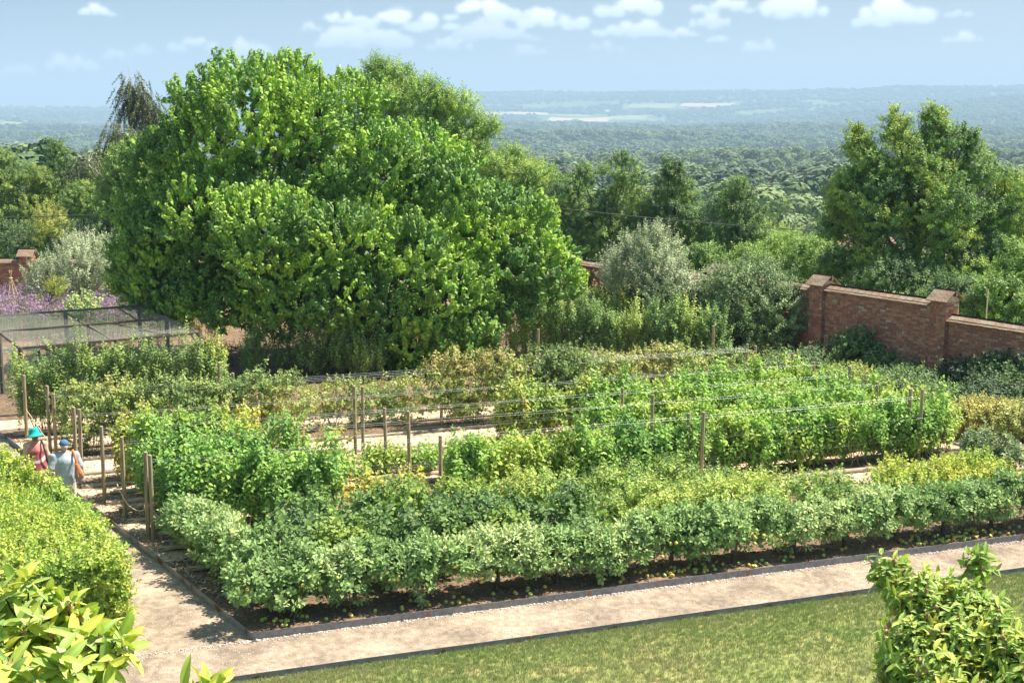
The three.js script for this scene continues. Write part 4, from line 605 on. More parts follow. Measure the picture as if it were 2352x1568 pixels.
// beyond and beside the fruit cage
{ const g = BED_Y; const s = (px, py, d, rx, ry) => lobe(px, py, d, rx, ry);
  shrub('apple_bush', 'large pale silvery apple bush behind the purple flowers', 'bush', V(-18.3, g, -57), [s(185, 615, 57, 75, 55), s(120, 640, 57, 55, 45), s(255, 620, 57, 60, 55), s(200, 585, 57.5, 60, 35), s(150, 660, 56.5, 80, 30)], 1150, SP.pear, SILVER, { up: 0.7, stemR: 0.06 });
  shrub('golden_bush', 'small rounded golden green bush beside the lone grey post', 'bush', V(-19.2, g, -54), [s(128, 660, 54, 22, 20)], 110, SP.low, [[0.30, 0.40, 0.05], [0.42, 0.47, 0.06]]);
  shrub('leafy_plant', 'pale green leafy plant just behind the netted cage', 'plant', V(-16, g, -49), [s(195, 705, 49, 30, 22), s(165, 715, 49, 25, 18)], 110, SP.climb, [[0.34, 0.46, 0.16], [0.44, 0.54, 0.22]], { stems: 0 });
  shrub('golden_bush', 'golden leaved low bush glowing behind the cage corner', 'bush', V(-10.9, g, -50), [s(462, 745, 49, 28, 16), s(505, 760, 49, 22, 14)], 90, SP.low, [[0.46, 0.46, 0.05], [0.5, 0.46, 0.07]], { stems: 0 });
  shrub('leek_clump', 'upright clump of silvery sword leaves seen under the great tree', 'plant', at(800, 835).setY(g), [s(790, 790, 46, 35, 26), s(820, 800, 45, 28, 22)], 60, SP.sword, [[0.24, 0.36, 0.20], [0.34, 0.44, 0.28]], { stems: 0, up: 1, out: 0.2 });
  for (const [px, py, c, l] of [[520, 835, [0.30, 0.05, 0.06], 'dark red leaved plant in the shaded bed by the cage'], [475, 800, [0.34, 0.06, 0.05], 'crimson leaved plant beside the cage corner post'], [640, 800, [0.4, 0.36, 0.06], 'small yellow flowering plant under the great tree']]) { const p = at(px, py).setY(g); plant('bedding_plant', l, 'plant', null, p, [[0, 0.3, 0, 0.4, 0.3, 0.3]], 50, SP.low, [c, [0.14, 0.22, 0.06]], { stems: 0 }); }
}
{ // tall purple flowers
  const R = rng(610), t = thing('verbena_flowers', 'haze of tall purple verbena flowers behind the fruit cage', 'flowers', V(-18, BED_Y, -54)); delete t.userData.category; t.userData.kind = 'stuff';
  const stalk = (seed) => { const Q = rng(seed), L = []; for (let k = 0; k < 3; k++) { const x = (Q() - 0.5) * 0.3, z = (Q() - 0.5) * 0.3, h = 0.75 + 0.4 * Q(); const c = new THREE.CylinderGeometry(0.004, 0.006, h, 3, 1, true).translate(x, h / 2, z); c.deleteAttribute('uv'); L.push(paint(c.toNonIndexed(), [0.16, 0.24, 0.09])); for (let i = 0; i < 7; i++) { const g = blade(0.045, 0.035, { fine: false }); g.applyMatrix4(_m.compose(V(x + (Q() - 0.5) * 0.13, h + (Q() - 0.5) * 0.07, z + (Q() - 0.5) * 0.13), _q.setFromEuler(new THREE.Euler(Q() * 6, Q() * 6, Q() * 6)), _s)); const k2 = 0.8 + 0.5 * Q(); L.push(paint(g.toNonIndexed(), [0.40 * k2, 0.25 * k2, 0.45 * k2])); } for (let i = 0; i < 5; i++) { const g = blade(0.09, 0.02, { fine: false }); g.applyMatrix4(_m.compose(V(x, h * (0.15 + 0.6 * Q()), z), _q.setFromEuler(new THREE.Euler(-0.4, Q() * 6, 0, 'YXZ')), _s)); L.push(paint(g.toNonIndexed(), [0.15, 0.25, 0.08])); } } return mergeGeometries(L.map((g) => (g.deleteAttribute('uv'), g))); };
  const pts = []; for (let i = 0; i < 1150; i++) { const z = -50 - R() * 8.5, x = lerp(-25, -12.5, R()); pts.push([V(x + 18, 0, z + 54), UP, [1, 1, 1]]); }
  for (let i = 0; i < 120; i++) pts.push([V(lerp(-6, -3.5, R()) + 18, 0, -48.5 - R() * 3 + 54), UP, [0.9, 0.9, 1.1]]);
  leaves(t, [stalk(1), stalk(2), stalk(3)], LEAF_DULL, pts, R, { tints: [[1, 1, 1]], up: 1, out: 0, wild: 0.12, scale: [0.85, 1.25], name: 'flower_stalks' });
}
{ // cane wigwam
  const p = at(30, 742).setY(BED_Y), t = thing('cane_wigwam', 'tied wigwam of bamboo canes standing in the purple flowers', 'plant support', p); const C = mat([0.55, 0.42, 0.24], 0.8);
  for (let i = 0; i < 7; i++) { const a = i / 7 * 6.28; part(t, 'cane', rod([V(Math.cos(a) * 0.55, -0.1, Math.sin(a) * 0.55), V(Math.cos(a) * 0.26, 1.0, Math.sin(a) * 0.26), V(-Math.cos(a) * 0.07, 2.1, -Math.sin(a) * 0.07)], 0.016, 0.014, 5), C); }
  part(t, 'string_tie', new THREE.TorusGeometry(0.07, 0.012, 5, 12).rotateX(Math.PI / 2).translate(0, 1.78, 0), ROPE);
}

// ---------------------------------------------------------------- netted frames
const NET = mat([0.42, 0.46, 0.46], 0.6), NET_DARK = mat([0.05, 0.06, 0.06], 0.8), CAGE_WOOD = mat([1, 1, 1], 0.93, { map: tex(256, (u, v, x, y) => { const k = 0.33 + 0.14 * fbm(u * 26, v * 4, 46, 4) + 0.05 * (hash3(x, y, 2) - 0.5); return [k, k * 0.95, k * 0.86]; }) });
function net(parent, A, B, C, D, step, r, sag, m, seed = 1) { // A-B lower/front edge, D-C the opposite edge, local points
  const L = [], S = 10, at2 = (u, v) => { const p = A.clone().lerp(B, u).lerp(D.clone().lerp(C, u), v); p.y -= sag * 16 * u * (1 - u) * v * (1 - v); p.y += 0.02 * noise3(u * 6, v * 6, seed); p.x += 0.015 * noise3(u * 5, v * 7, seed + 4); return p; };
  const run = (f, n) => { const P = [], N = [], I = []; for (let k = 0; k <= n; k++) for (let i = 0; i <= S; i++) { const p = f(k / n, i / S), q = f(k / n, Math.min(1, i / S + 0.01)), d = q.sub(p); if (d.lengthSq() < 1e-9) d.copy(p).sub(f(k / n, i / S - 0.01)); d.normalize(); const s1 = d.clone().cross(Math.abs(d.y) > 0.9 ? V(1, 0, 0) : UP).normalize(), s2 = d.clone().cross(s1); for (let j = 0; j < 3; j++) { const a = j * 2.094, o = s1.clone().multiplyScalar(Math.cos(a)).addScaledVector(s2, Math.sin(a)); P.push(p.x + o.x * r, p.y + o.y * r, p.z + o.z * r); N.push(o.x, o.y, o.z); if (i < S) { const b = (k * (S + 1) + i) * 3, c = b + (j + 1) % 3; I.push(b + j, c, b + j + 3, c, c + 3, b + j + 3); } } } const g = new THREE.BufferGeometry(); g.setAttribute('position', new THREE.Float32BufferAttribute(P, 3)); g.setAttribute('normal', new THREE.Float32BufferAttribute(N, 3)); g.setIndex(I); return g; };
  const w = A.distanceTo(B), h = A.distanceTo(D);
  L.push(run((k, t) => at2(k, t), Math.ceil(w / step)), run((k, t) => at2(t, k), Math.ceil(h / step)));
  return part(parent, 'netting', L, m);
}
{
  const FL = at(45, 800, 2.0), FR = at(455, 765, 2.0), BR = at(318, 702, 2.0), o = V(FL.x, BED_Y, FL.z), t = thing('fruit_cage', 'netted timber fruit cage behind the pear screens', 'fruit cage', o);
  const l = (v, y = 2.0 - BED_Y) => V(v.x - o.x, y, v.z - o.z), a = l(FL), b = l(FR), c = l(BR), d = a.clone().add(c).sub(b), mid = (p, q, k) => p.clone().lerp(q, k);
  const beam = (p, q, s = 0.07) => { const e = q.clone().sub(p), m = part(t, 'beam', new THREE.BoxGeometry(e.length() + s, s, s), CAGE_WOOD); m.position.copy(p).add(q).multiplyScalar(0.5); m.quaternion.setFromUnitVectors(V(1, 0, 0), e.normalize()); };
  const upright = (p, s = 0.11) => { const m = part(t, 'upright', new THREE.CylinderGeometry(s * 0.6, s * 0.65, p.y + 0.3, 9), CAGE_WOOD); m.position.set(p.x, p.y / 2 - 0.15 + 0.02, p.z); };
  beam(a, b); beam(b, c); beam(c, d); beam(d, a); const m1 = mid(a, d, 0.5), m2 = mid(b, c, 0.5); beam(m1, m2); const k1 = mid(a, b, 0.52), k2 = mid(d, c, 0.52); beam(k1.clone().setY(k1.y - 0.05), k2.clone().setY(k2.y - 0.05), 0.05);
  for (const p of [a, b, c, d, m1, m2, k1, k2, mid(m1, m2, 0.52)]) upright(p);
  for (const [p, q] of [[b, mid(b, m2, 0.3)], [m2, mid(m2, mid(m1, m2, 0.5), 0.7)], [c, mid(c, k2, 0.3)]]) { const e = q.clone(); beam(p.clone().setY(p.y - 0.55), e, 0.045); }
  const dn = (p) => p.clone().setY(0.02);
  net(t, a.clone().setY(a.y + 0.05), b.clone().setY(b.y + 0.05), c.clone().setY(c.y + 0.05), d.clone().setY(d.y + 0.05), 0.075, 0.0014, 0.12, NET, 1);
  net(t, dn(a), dn(d), d, a, 0.075, 0.0013, 0, NET, 3); net(t, dn(b), dn(c), c, b, 0.075, 0.0013, 0, NET, 4); net(t, dn(d), dn(c), c, d, 0.075, 0.0013, 0, NET, 5); net(t, dn(a), dn(b), b, a, 0.075, 0.0013, 0, NET, 6);
  for (const [px, py, h] of [[60, 880, 1.1], [170, 860, 1.2], [260, 850, 1.2], [330, 850, 1.1], [200, 800, 1.0], [120, 820, 1.0]]) { const p = at(px, py).setY(BED_Y); plant('caged_bush', 'leafy fruit bush growing inside the netted cage', 'fruit bush', 'bushes inside the netted cage', p, [[0, h * 0.5, 0, 0.5, h * 0.5, 0.45], [0.35, h * 0.45, 0.2, 0.4, h * 0.4, 0.4]], 130, SP.low, MIDG, { stems: 4 }); }
  const plank = at(40, 850).setY(0.75), q = thing('work_bench', 'white plank shelf inside the fruit cage', 'shelf', V(plank.x, BED_Y, plank.z)); part(q, 'plank', box(1.6, 0.05, 0.35, 0, 0.62, 0), mat([0.62, 0.62, 0.6], 0.7)); for (const s of [-0.7, 0.7]) part(q, 'leg', box(0.06, 0.62, 0.28, s, 0.3, 0), CAGE_WOOD);
}
{ // the small frame by the wall and the dark rabbit fence
  const P = [[1389, 770], [1474, 780], [1405, 786], [1453, 765]].map(([x, y]) => at(x, y).setY(0)), t = thing('netted_frame', 'sagging wire net on the small frame by the brick wall', 'net', V(P[0].x, BED_Y, P[0].z)), l = (p, y) => V(p.x - P[0].x, y, p.z - P[0].z);
  const q = at(1545, 785); net(t, l(P[1], 0), l(q, 0), l(q, 1.2), l(P[1], 1.75), 0.06, 0.003, 0, NET); net(t, l(P[0], 0), l(at(1290, 775), 0), l(at(1290, 775), 1.3), l(P[0], 1.75), 0.06, 0.003, 0, NET);
  const e = l(P[3], 1.55).sub(l(P[2], 1.6)), m = part(t, 'rail', new THREE.BoxGeometry(e.length(), 0.05, 0.09), POST_WOOD); m.position.copy(l(P[2], 1.6)).addScaledVector(e, 0.5); m.quaternion.setFromUnitVectors(V(1, 0, 0), e.clone().normalize());
  const a = at(462, 858), b = at(850, 872), f = thing('rabbit_fence', 'low dark wire mesh fence in the shade of the great tree', 'fence', V(a.x, BED_Y, a.z)), z = V(0, 0, 0), w = V(b.x - a.x, 0, b.z - a.z);
  net(f, z, w, w.clone().setY(0.95), z.clone().setY(0.95), 0.07, 0.0013, 0, NET_DARK); for (const k of [0, 0.33, 0.66, 1]) part(f, 'stake', new THREE.CylinderGeometry(0.02, 0.02, 1.1, 6).translate(w.x * k, 0.5, w.z * k), CAGE_WOOD);
}
{ // bamboo stick at the nearest pillar, plant labels on stakes
  const p = onWall(21.0, 0, -0.6), m = thing('bamboo_stick', 'upright bamboo stick just behind the nearest pillar cap', 'stick', p); part(m, 'cane', rod([V(0, -0.5, 0), V(0.02, 1.6, 0), V(0.03, 3.35, 0)], 0.02, 0.018, 6), mat([0.6, 0.5, 0.3], 0.8));
  const face = new THREE.CanvasTexture((() => { const c = document.createElement('canvas'); c.width = 128; c.height = 96; const g = c.getContext('2d'); g.fillStyle = '#6b6a60'; g.fillRect(0, 0, 128, 96); g.fillStyle = '#e8e6da'; for (const [x, y, w] of [[34, 24, 60], [22, 44, 84], [30, 62, 68]]) g.fillRect(x, y, w, 7); return c; })()); face.colorSpace = THREE.SRGBColorSpace;
  const plateM = mat([1, 1, 1], 0.5, { map: face });
  for (const [a, b, l] of [[9.15, 0.3, 'small grey plant label on a stake beside fallen apples'], [11.2, 0.45, 'small grey plant label on a stake under dense apple leaves']]) { const q = thing('plant_label', l, 'sign', AB(a, b, BED_Y), ROW_TURN + 0.1); part(q, 'stake', box(0.008, 0.34, 0.004, 0, 0.15, 0), CAGE_WOOD); part(q, 'plate', box(0.1, 0.075, 0.006, 0, 0.35, 0.006).rotateX(-0.2), plateM); }
}

// ---------------------------------------------------------------- trees beyond the walls
const OAKT = [[0.10, 0.21, 0.05], [0.16, 0.30, 0.055], [0.25, 0.40, 0.065], [0.34, 0.46, 0.07]], DEEP = [[0.075, 0.165, 0.045], [0.12, 0.235, 0.05], [0.19, 0.33, 0.06]], LIME = [[0.17, 0.31, 0.05], [0.24, 0.40, 0.06], [0.34, 0.46, 0.07]];
const ground = (px, d) => { const p = far(px, 600, d); return V(p.x, land(p.x, p.z), p.z); };
{
  const D = 57, L = (px, py, rx, ry, dz = 0) => { const l = lobe(px, py, D, rx, ry); l[2] += dz; return l; };
  tree('oak_tree', 'broad open oak tree with visible limbs behind the nearest wall', 'tree', null, ground(2095, D), [L(2110, 380, 95, 95), L(2010, 400, 65, 75), L(2190, 400, 80, 85), L(2090, 480, 120, 100, 1), L(1990, 500, 70, 80, 0.5), L(1945, 450, 40, 55), L(2230, 500, 110, 100), L(2310, 480, 80, 90), L(2130, 580, 140, 70, 1), L(2290, 600, 110, 80, 0.5), L(2020, 590, 90, 60, 0.5), L(2380, 560, 70, 90), L(2060, 300, 28, 48), L(2150, 290, 32, 45), L(1975, 330, 26, 45), L(1915, 520, 32, 55), L(2220, 330, 28, 45)], 7800, SP.oak, OAKT, { lumps: 10, trunkR: 0.2, fork: 0.45, deep: 0.6, rough: 0.3, cull: 0.6, up: 0.4, out: 0.6, wild: 0.7, twigs: 6 });
  const grp = (name, label, d, px, specs, n, kind, tints, o) => tree(name, label, 'tree', null, ground(px, d), specs.map((s) => lobe(s[0], s[1], d + (s[4] || 0), s[2], s[3])), n, kind, tints, o);
  grp('round_tree', 'bushy dark green tree with twin tops behind the far wall', 70, 1400, [[1330, 470, 60, 75], [1430, 440, 55, 75], [1380, 520, 80, 65], [1470, 510, 65, 70], [1290, 530, 60, 60], [1430, 390, 25, 35], [1340, 420, 30, 35], [1300, 590, 70, 45], [1390, 590, 80, 50], [1480, 590, 70, 45]], 3000, SP.oak, DEEP.concat([[0.24, 0.36, 0.07]]), { lumps: 12, rough: 0.3, deep: 0.5, low: -0.6 });
  grp('round_tree', 'bushy dark green tree with one tapering top behind the pale bush', 69, 1545, [[1545, 450, 42, 62], [1550, 510, 62, 70], [1600, 540, 45, 50], [1540, 400, 20, 30], [1510, 560, 55, 45], [1560, 600, 70, 45]], 1900, SP.oak, DEEP.concat([[0.24, 0.36, 0.07]]), { lumps: 12, rough: 0.3, deep: 0.5, low: -0.6 });
  grp('round_tree', 'small rounded dark tree standing alone before the pale distant wood', 68, 1692, [[1692, 500, 55, 60], [1690, 550, 75, 50], [1700, 450, 28, 32], [1740, 560, 40, 40], [1650, 570, 45, 35], [1690, 610, 90, 40]], 1600, SP.oak, DEEP, { lumps: 12, rough: 0.28, deep: 0.45, low: -0.6 });
  grp('robinia_tree', 'feathery bright green tree rising behind the great tree', 76, 960, [[880, 215, 70, 60], [940, 260, 80, 70], [1030, 290, 75, 60], [1080, 330, 50, 45], [1000, 240, 35, 40], [870, 175, 35, 25], [1110, 300, 25, 25]], 2600, SP.fine, [[0.15, 0.30, 0.045], [0.23, 0.40, 0.05], [0.32, 0.48, 0.06]], { rough: 0.3, lumps: 9, deep: 0.5, scale: [1.0, 1.6] });
  grp('robinia_tree', 'light yellow green feathery tree right of the great tree', 84, 1170, [[1150, 400, 60, 55], [1210, 430, 60, 50], [1270, 460, 60, 50], [1180, 460, 70, 60], [1100, 380, 40, 40]], 2200, SP.fine, LIME, { rough: 0.3, lumps: 9, deep: 0.5, scale: [1, 1.6], low: -0.7 });
  for (const [px, py, rx, ry, d, l] of [[1725, 610, 55, 35, 61, 'green thicket just over the wall behind the wall pear'], [1620, 605, 50, 30, 61, 'dark thicket over the wall behind the pale bush'], [1800, 590, 60, 40, 62, 'light green thicket just over the wall by the small rounded tree'], [1870, 600, 55, 40, 60, 'light green thicket just over the wall left of the oak'], [1770, 560, 50, 40, 80, 'pale thicket on the slope beyond the wall'], [1850, 570, 60, 30, 95, 'pale meadow thicket farther down the slope'], [2340, 640, 50, 70, 48, 'sunlit lime green thicket over the lowest wall'], [2290, 690, 50, 45, 47, 'mid green thicket crowding the lowest wall'], [2200, 680, 60, 35, 50, 'dark thicket behind the nearest pillar'], [1940, 610, 55, 35, 58, 'dark thicket under the oak boughs'], [2060, 640, 80, 30, 54, 'shaded thicket at the foot of the oak']]) grp('thicket', l, d, px, [[px, py, rx, ry], [px - rx * 0.6, py + ry * 0.3, rx * 0.6, ry * 0.7], [px + rx * 0.6, py + ry * 0.3, rx * 0.6, ry * 0.7], [px, py + ry, rx, ry]], 650, SP.oak, l.includes('dark') || l.includes('shaded') ? DEEP : l.includes('mid') ? OAKT : LIME, { rough: 0.35, trunkR: 0.06, twigs: 1 });
  // left side
  grp('conifer_tree', 'dark pointed evergreen tree beyond the low far wall', 82, 132, [[132, 385, 18, 40], [132, 430, 30, 45], [130, 480, 45, 50], [135, 540, 60, 50], [132, 350, 8, 25]], 1800, SP.fine, [[0.07, 0.15, 0.04], [0.10, 0.20, 0.045], [0.15, 0.27, 0.05]], { rough: 0.3, up: 0.2, out: 0.9, fork: 0.7, low: -0.8 });
  grp('broad_tree', 'broad yellow green tree at the frame edge beyond the low wall', 80, 40, [[40, 440, 60, 60], [-10, 420, 60, 70], [70, 500, 60, 60], [10, 520, 80, 60], [90, 430, 30, 40]], 2200, SP.oak, [[0.14, 0.25, 0.05], [0.20, 0.33, 0.055], [0.32, 0.42, 0.065]], { lumps: 12, rough: 0.3, low: -0.7 });
  grp('broad_tree', 'rounded mid green tree beside the dark pointed evergreen', 78, 200, [[200, 470, 45, 45], [215, 520, 50, 50], [175, 530, 45, 45], [240, 560, 40, 40]], 1600, SP.oak, [[0.11, 0.22, 0.045], [0.17, 0.30, 0.05], [0.25, 0.38, 0.06]], { lumps: 12, rough: 0.3, low: -0.7 });
  grp('broad_tree', 'dark tree filling the gap behind the silvery apple bush', 72, 120, [[60, 570, 90, 50], [160, 570, 80, 50], [250, 560, 60, 60], [300, 520, 40, 60]], 2000, SP.oak, [[0.06, 0.13, 0.04], [0.09, 0.18, 0.045], [0.13, 0.24, 0.05]], { rough: 0.3, low: -0.9 });
  grp('young_tree', 'small sunlit young tree before the dark trees on the far side', 70, 110, [[110, 505, 28, 26], [130, 530, 24, 24], [95, 535, 22, 22]], 160, SP.fine, [[0.28, 0.36, 0.07], [0.40, 0.44, 0.08]], { rough: 0.3, trunkR: 0.05 });
  grp('broad_tree', 'pale green tree against the left side of the great tree', 74, 285, [[285, 420, 45, 60], [270, 490, 45, 50], [310, 380, 30, 35]], 1500, SP.fine, LIME, { rough: 0.3, scale: [1, 1.5] });
  // weeping birches
  const birch = (label, d, px, specs, n) => tree('birch_tree', label, 'tree', null, ground(px, d), specs.map((s) => lobe(s[0], s[1], d, s[2], s[3])), n, SP.hang, [[0.11, 0.15, 0.06], [0.15, 0.19, 0.075], [0.20, 0.23, 0.10]], { trunkR: 0.14, fork: 0.6, bark: PALE_BARK, up: -0.9, out: 0.35, wild: 0.25, deep: 0.8, rough: 0.3, cull: 0.3, mat: LEAF_DULL, scale: [0.8, 1.4] });
  birch('tall drooping birch with dark hanging twigs against the sky', 88, 330, [[300, 195, 30, 35], [330, 230, 32, 40], [345, 270, 24, 40], [290, 240, 22, 20]], 300);
  birch('shorter drooping birch below the tall birch on the far side', 86, 285, [[270, 310, 34, 35], [300, 330, 30, 45], [240, 350, 20, 20], [310, 380, 25, 30]], 320);
  birch('thin pale birch with drooping twigs beside the pointed evergreen', 80, 215, [[200, 385, 32, 40], [235, 420, 26, 40], [180, 420, 20, 30]], 200);
}
{ // single trees on the slope below the garden and in the near wood
  const crowns = [crown(21, 1500, 0.03), crown(22, 1500, 0.03), crown(23, 1500, 0.03)], R = rng(700), tints = WOOD_TINTS.map((t) => new THREE.MeshPhysicalMaterial({ color: col(...t.map((v) => v * 1.15)), roughness: 1, transmission: 0.25, thickness: 0, vertexColors: true, side: THREE.DoubleSide }));
  const trunkG = new THREE.CylinderGeometry(0.012, 0.022, 0.5, 6).translate(0, 0.1, 0);
  const one = (label, group, x, z, h, w, k) => { const t = thing('valley_tree', label, 'tree', V(x, land(x, z) - h * 0.1, z), R() * 6, group), c = part(t, 'crown', crowns[Math.floor(R() * 3)], tints[k]); c.scale.set(w, h, w); const s = part(t, 'trunk', trunkG, BARK); s.scale.set(w, h, w); };
  const spec = (label, px, py, d, h, w, k) => { const p = far(px, py, d); one(label, null, p.x, p.z, h, w, k); };
  spec('large rounded pale green tree in the valley left of the oak', 1850, 500, 330, 17, 18, 3); spec('pale bushy tree at the foot of the rounded valley tree', 1815, 540, 270, 9, 13, 3); spec('small pale tree beside the red roof in the valley', 1885, 545, 260, 7, 9, 3); spec('mid green tree on the slope below the rounded thicket', 1780, 530, 200, 7, 9, 2);
  for (const [n, r0, r1, a0, a1, label, group] of [[90, 130, 400, -0.40, -0.16, 'leafy crown of the wood below the garden on the far left', 'trees of the left near wood'], [130, 190, 420, 0.0, 0.42, 'leafy crown of the valley wood below the brick wall', 'trees of the valley wood']]) for (let i = 0; i < n; i++) { const r = Math.sqrt(lerp(r0 * r0, r1 * r1, R())), a = lerp(a0, a1, R()), x = Math.sin(a) * r, z = -Math.cos(a) * r, px = 1176 + FOC * x / -z; if (px > 1740 && px < 1930 && r < 345) continue; one(label, group, x, z, 9 + 9 * R() * Math.min(1, r / 250), 11 + 8 * R(), Math.floor(R() * 5)); }
}
{ // houses far off
  const wallM = mat([0.72, 0.7, 0.66], 0.8), roofM = mat([0.28, 0.17, 0.14], 0.9), dark = mat([0.08, 0.09, 0.1], 0.3);
  const house = (label, p, w, h, d, turn, rm) => { const t = thing('far_house', label, 'house', V(p.x, land(p.x, p.z), p.z), turn); part(t, 'wall', box(w, h, d, 0, h / 2, 0), wallM); const s = new THREE.Shape([new THREE.Vector2(-d / 2 - 0.4, 0), new THREE.Vector2(d / 2 + 0.4, 0), new THREE.Vector2(0, h * 0.75)]); part(t, 'roof', new THREE.ExtrudeGeometry(s, { depth: w + 0.6, bevelEnabled: false }).rotateY(Math.PI / 2).translate(-w / 2 - 0.3, h, 0), rm); for (let i = 0; i < 4; i++) part(t, 'window', box(w * 0.09, h * 0.22, 0.1, (i - 1.5) * w * 0.23, h * 0.6, d / 2 + 0.03), dark); };
  const q = far(1975, 560, 170); house('red tiled house half hidden by the oak boughs', q, 8, 3, 6, 0.4, roofM);
  for (const [px, py, l, w, rm] of [[2255, 293, 'long white sheds far off in the wooded valley', 60, wallM], [1945, 292, 'pair of far brick houses among distant trees', 34, roofM], [1395, 260, 'small white far house beside a stubble field', 22, wallM], [1785, 300, 'far pale cottage among distant woods', 20, roofM]]) { const p = landAt(px, py); p.y = 0;  house(l, V(p.x, 0, p.z), w, w > 40 ? 7 : 12, w > 40 ? 16 : 12, 0.2, rm); }
  const cable = (label, a, b, sag) => { const o = a.clone(), pts = []; for (let i = 0; i <= 12; i++) { const t = i / 12; pts.push(a.clone().lerp(b, t).sub(o).add(V(0, -sag * 4 * t * (1 - t), 0))); } const m = shadows(new THREE.Mesh(rod(pts, 0.022, 0.022, 5), NET_DARK)); m.name = numbered('power_cable'); m.position.copy(o); scene.add(m); tag(m, label, 'cable'); };
  cable('thin black power cable crossing the trees beyond the low wall', far(-400, 490, 68), far(700, 455, 68), 0.5); cable('thin black power cable crossing the valley left of the oak', far(1100, 455, 66), far(2200, 545, 66), 0.3);
}

// ---------------------------------------------------------------- medlars in the foreground
const MED_T = [[0.24, 0.38, 0.045], [0.34, 0.46, 0.05], [0.48, 0.52, 0.055], [0.18, 0.32, 0.05]];
const MED_M = MED_T.map((c) => new THREE.MeshPhysicalMaterial({ color: col(...c), roughness: 0.9, transmission: 0.42, thickness: 0, clearcoat: 0.25, clearcoatRoughness: 0.4, side: THREE.DoubleSide, vertexColors: true }));
function bigLeaf(len, wid, curl, fold, seed) { // long oval blade with a raised rim and a sunk midrib
  const R = rng(seed), n = 7, P = [], I = [], C = [];
  for (let i = 0; i <= n; i++) { const t = i / n, w = wid / 2 * Math.pow(Math.sin(Math.PI * Math.pow(t, 0.8) * 0.97 + 0.03), 0.8) * (i === n ? 0.05 : 1), y = -curl * len * t * t + 0.03 * len * Math.sin(t * 5 + seed); for (const s of [-1, -0.5, 0, 0.5, 1]) { P.push(s * w, y + Math.abs(s) * w * fold + 0.006 * len * ((i % 2) - 0.5) * Math.abs(s), t * len); const k = s === 0 ? 1.25 : 0.92 + 0.12 * ((i + (Math.abs(s) > 0.7 ? 1 : 0)) % 2) + 0.06 * R(); C.push(k, k, s === 0 ? k * 1.2 : k); } }
  for (let i = 0; i < n; i++) for (let j = 0; j < 4; j++) { const a = i * 5 + j; I.push(a, a + 5, a + 1, a + 1, a + 5, a + 6); }
  const g = new THREE.BufferGeometry(); g.setAttribute('position', new THREE.Float32BufferAttribute(P, 3)); g.setAttribute('color', new THREE.Float32BufferAttribute(C, 3)); g.setIndex(I); g.computeVertexNormals(); return g;
}
const MED_L = [1, 2, 3, 4].map((s) => bigLeaf(0.118 + 0.008 * s, 0.046, 0.1 + 0.07 * s, 0.25 + 0.05 * s, s));
const FRUIT = mat([0.34, 0.22, 0.12], 0.85), fruitG = new THREE.SphereGeometry(0.017, 9, 7), sepalG = (() => { const L = []; for (let i = 0; i < 5; i++) { const g = blade(0.026, 0.007, { fine: false, curl: -0.3 }); g.applyMatrix4(_m.compose(V(Math.sin(i * 1.257) * 0.008, 0.013, Math.cos(i * 1.257) * 0.008), _q.setFromEuler(new THREE.Euler(-0.9, i * 1.257, 0, 'YXZ')), _s)); L.push(g); } return mergeGeometries(L); })();
